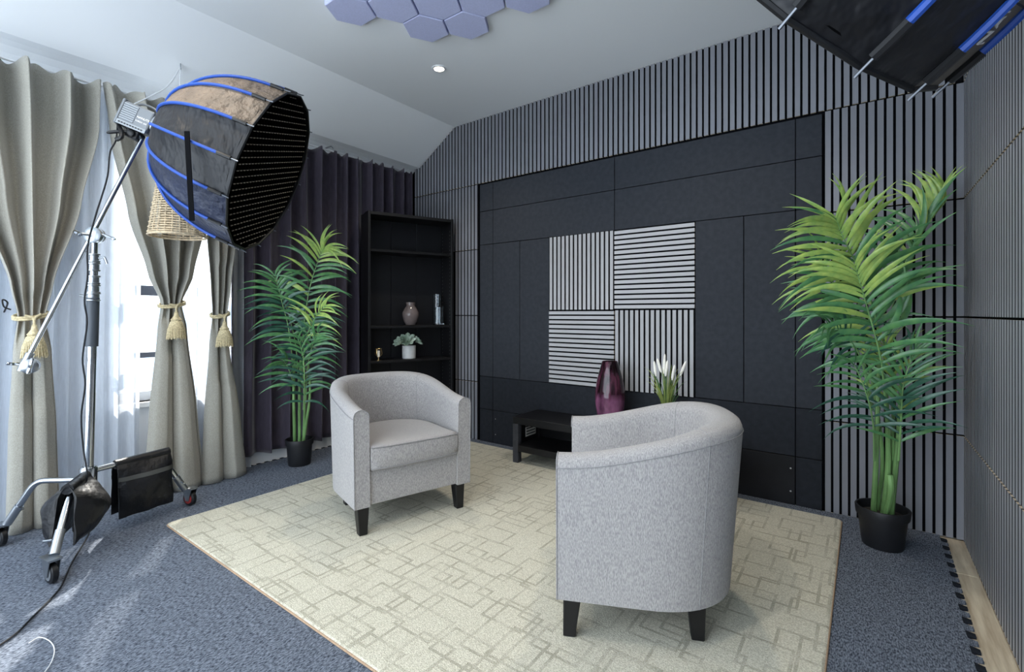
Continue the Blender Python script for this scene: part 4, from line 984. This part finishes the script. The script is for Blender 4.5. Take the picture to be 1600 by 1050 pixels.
# ================================================================== WICKER PENDANT
hk = V((-3.441, 1.171, 2.709))
pc = V((hk.x + .02, hk.y + .09, 0)); sd3 = 2.86
cb_, ct_ = atd(278, 369, sd3), atd(287, 262, sd3)
pn = thing('pendant_lamp', 'wicker pendant lampshade hanging on a white cord behind the softbox', 'lamp', (cb_.x, cb_.y, cb_.z))
axp = V((0, 0, 1)); rb_, rt_ = .145, .088; hgt = ct_.z - cb_.z
wk = MB()
for k in range(30):
    z = hgt * k / 29; r = rb_ + (rt_ - rb_) * (k / 29); wk.tube([cb_ + V(((r + .004 * math.cos(12 * a + math.pi * (k % 2))) * math.cos(a), (r + .004 * math.cos(12 * a + math.pi * (k % 2))) * math.sin(a), z)) for a in [2 * math.pi * j / 48 for j in range(48)]], .0042, 5, closed=True)
stuff(wk.build('wicker_weave', M['wicker'], pn, smooth=True))
for k in range(24):
    a = 2 * math.pi * k / 24; MB().tube([cb_ + V((rb_ * math.cos(a), rb_ * math.sin(a), 0)), cb_ + V((rt_ * math.cos(a), rt_ * math.sin(a), hgt))], .0035, 5).build('stake', M['wicker'], pn, smooth=True)
for z, r in ((0, rb_), (hgt, rt_)): MB().tube([cb_ + V((r * math.cos(a), r * math.sin(a), z)) for a in [2 * math.pi * j / 40 for j in range(40)]], .007, 6, closed=True).build('rim', M['wicker'], pn, smooth=True)
for a in (0, math.pi / 2): MB().tube([cb_ + V((rt_ * math.cos(a), rt_ * math.sin(a), hgt)), cb_ - V((rt_ * math.cos(a), rt_ * math.sin(a), -hgt))], .003, 5).build('spider', M['steel'], pn, smooth=True)
MB().lathe(cb_ + V((0, 0, hgt - .09)), [(.008, 0), (.024, .01), (.024, .08), (.010, .10)], 14).build('lamp_holder', M['trim_white'], pn, smooth=True)
tp = cb_ + V((0, 0, hgt))
MB().tube(catmull([tp, (tp + hk) / 2 + V((0, 0, -.01)), hk + V((.0, 0, -.02))], 8), .0035, 6).build('cord', M['cord'], pn, smooth=True)
MB().tube(catmull([hk + V((0, 0, -.02)), atd(262, 134, 2.93), atd(232, 152, 2.86), atd(195, 170, 2.78), atd(183, 186, 2.74)], 8), .0035, 6).build('cord', M['cord'], pn, smooth=True)
MB().tube(catmull([hk + V((0, 0, .012)), hk + V((0, 0, -.01)), hk + V((.008, 0, -.03)), hk + V((0, 0, -.038)), hk + V((-.008, 0, -.026))], 5), .003, 6).build('ceiling_hook', M['steel'], pn, smooth=True)
# ================================================================== DOWNLIGHTS
lights = [(-2.461, 2.449), (-.75, 2.35), (-2.46, .55), (-.75, .55)]
for i, (x, y) in enumerate(lights):
    lab = ['round recessed downlight in the flat ceiling near the hexagonal panels', 'recessed downlight above the armchair seen from behind', 'recessed downlight in the ceiling near the boom stand', 'recessed downlight in the ceiling above the camera'][i]
    d = thing('downlight', lab, 'ceiling light', (x, y, ZC), 0, 'recessed downlights')
    MB().lathe((x, y, ZC - .006), [(.036, 0), (.050, 0), (.052, .0055), (.034, .0055), (.036, 0)], 32, cap=False).build('trim_ring', M['trim_white'], d, smooth=True)
    MB().lathe((x, y, ZC - .0035), [(.001, 0), (.035, 0), (.035, .002)], 28).build('lens', M['lamp'], d, smooth=True)
    L = bpy.data.lights.new('downlight_beam', 'SPOT'); L.energy = SPOT_W; L.color = SPOT_COL; L.spot_size = math.radians(125); L.spot_blend = .8; L.shadow_soft_size = .04
    lo = bpy.data.objects.new('downlight_beam', L); COL.objects.link(lo); lo.location = (0, 0, -.02); lo.parent = d
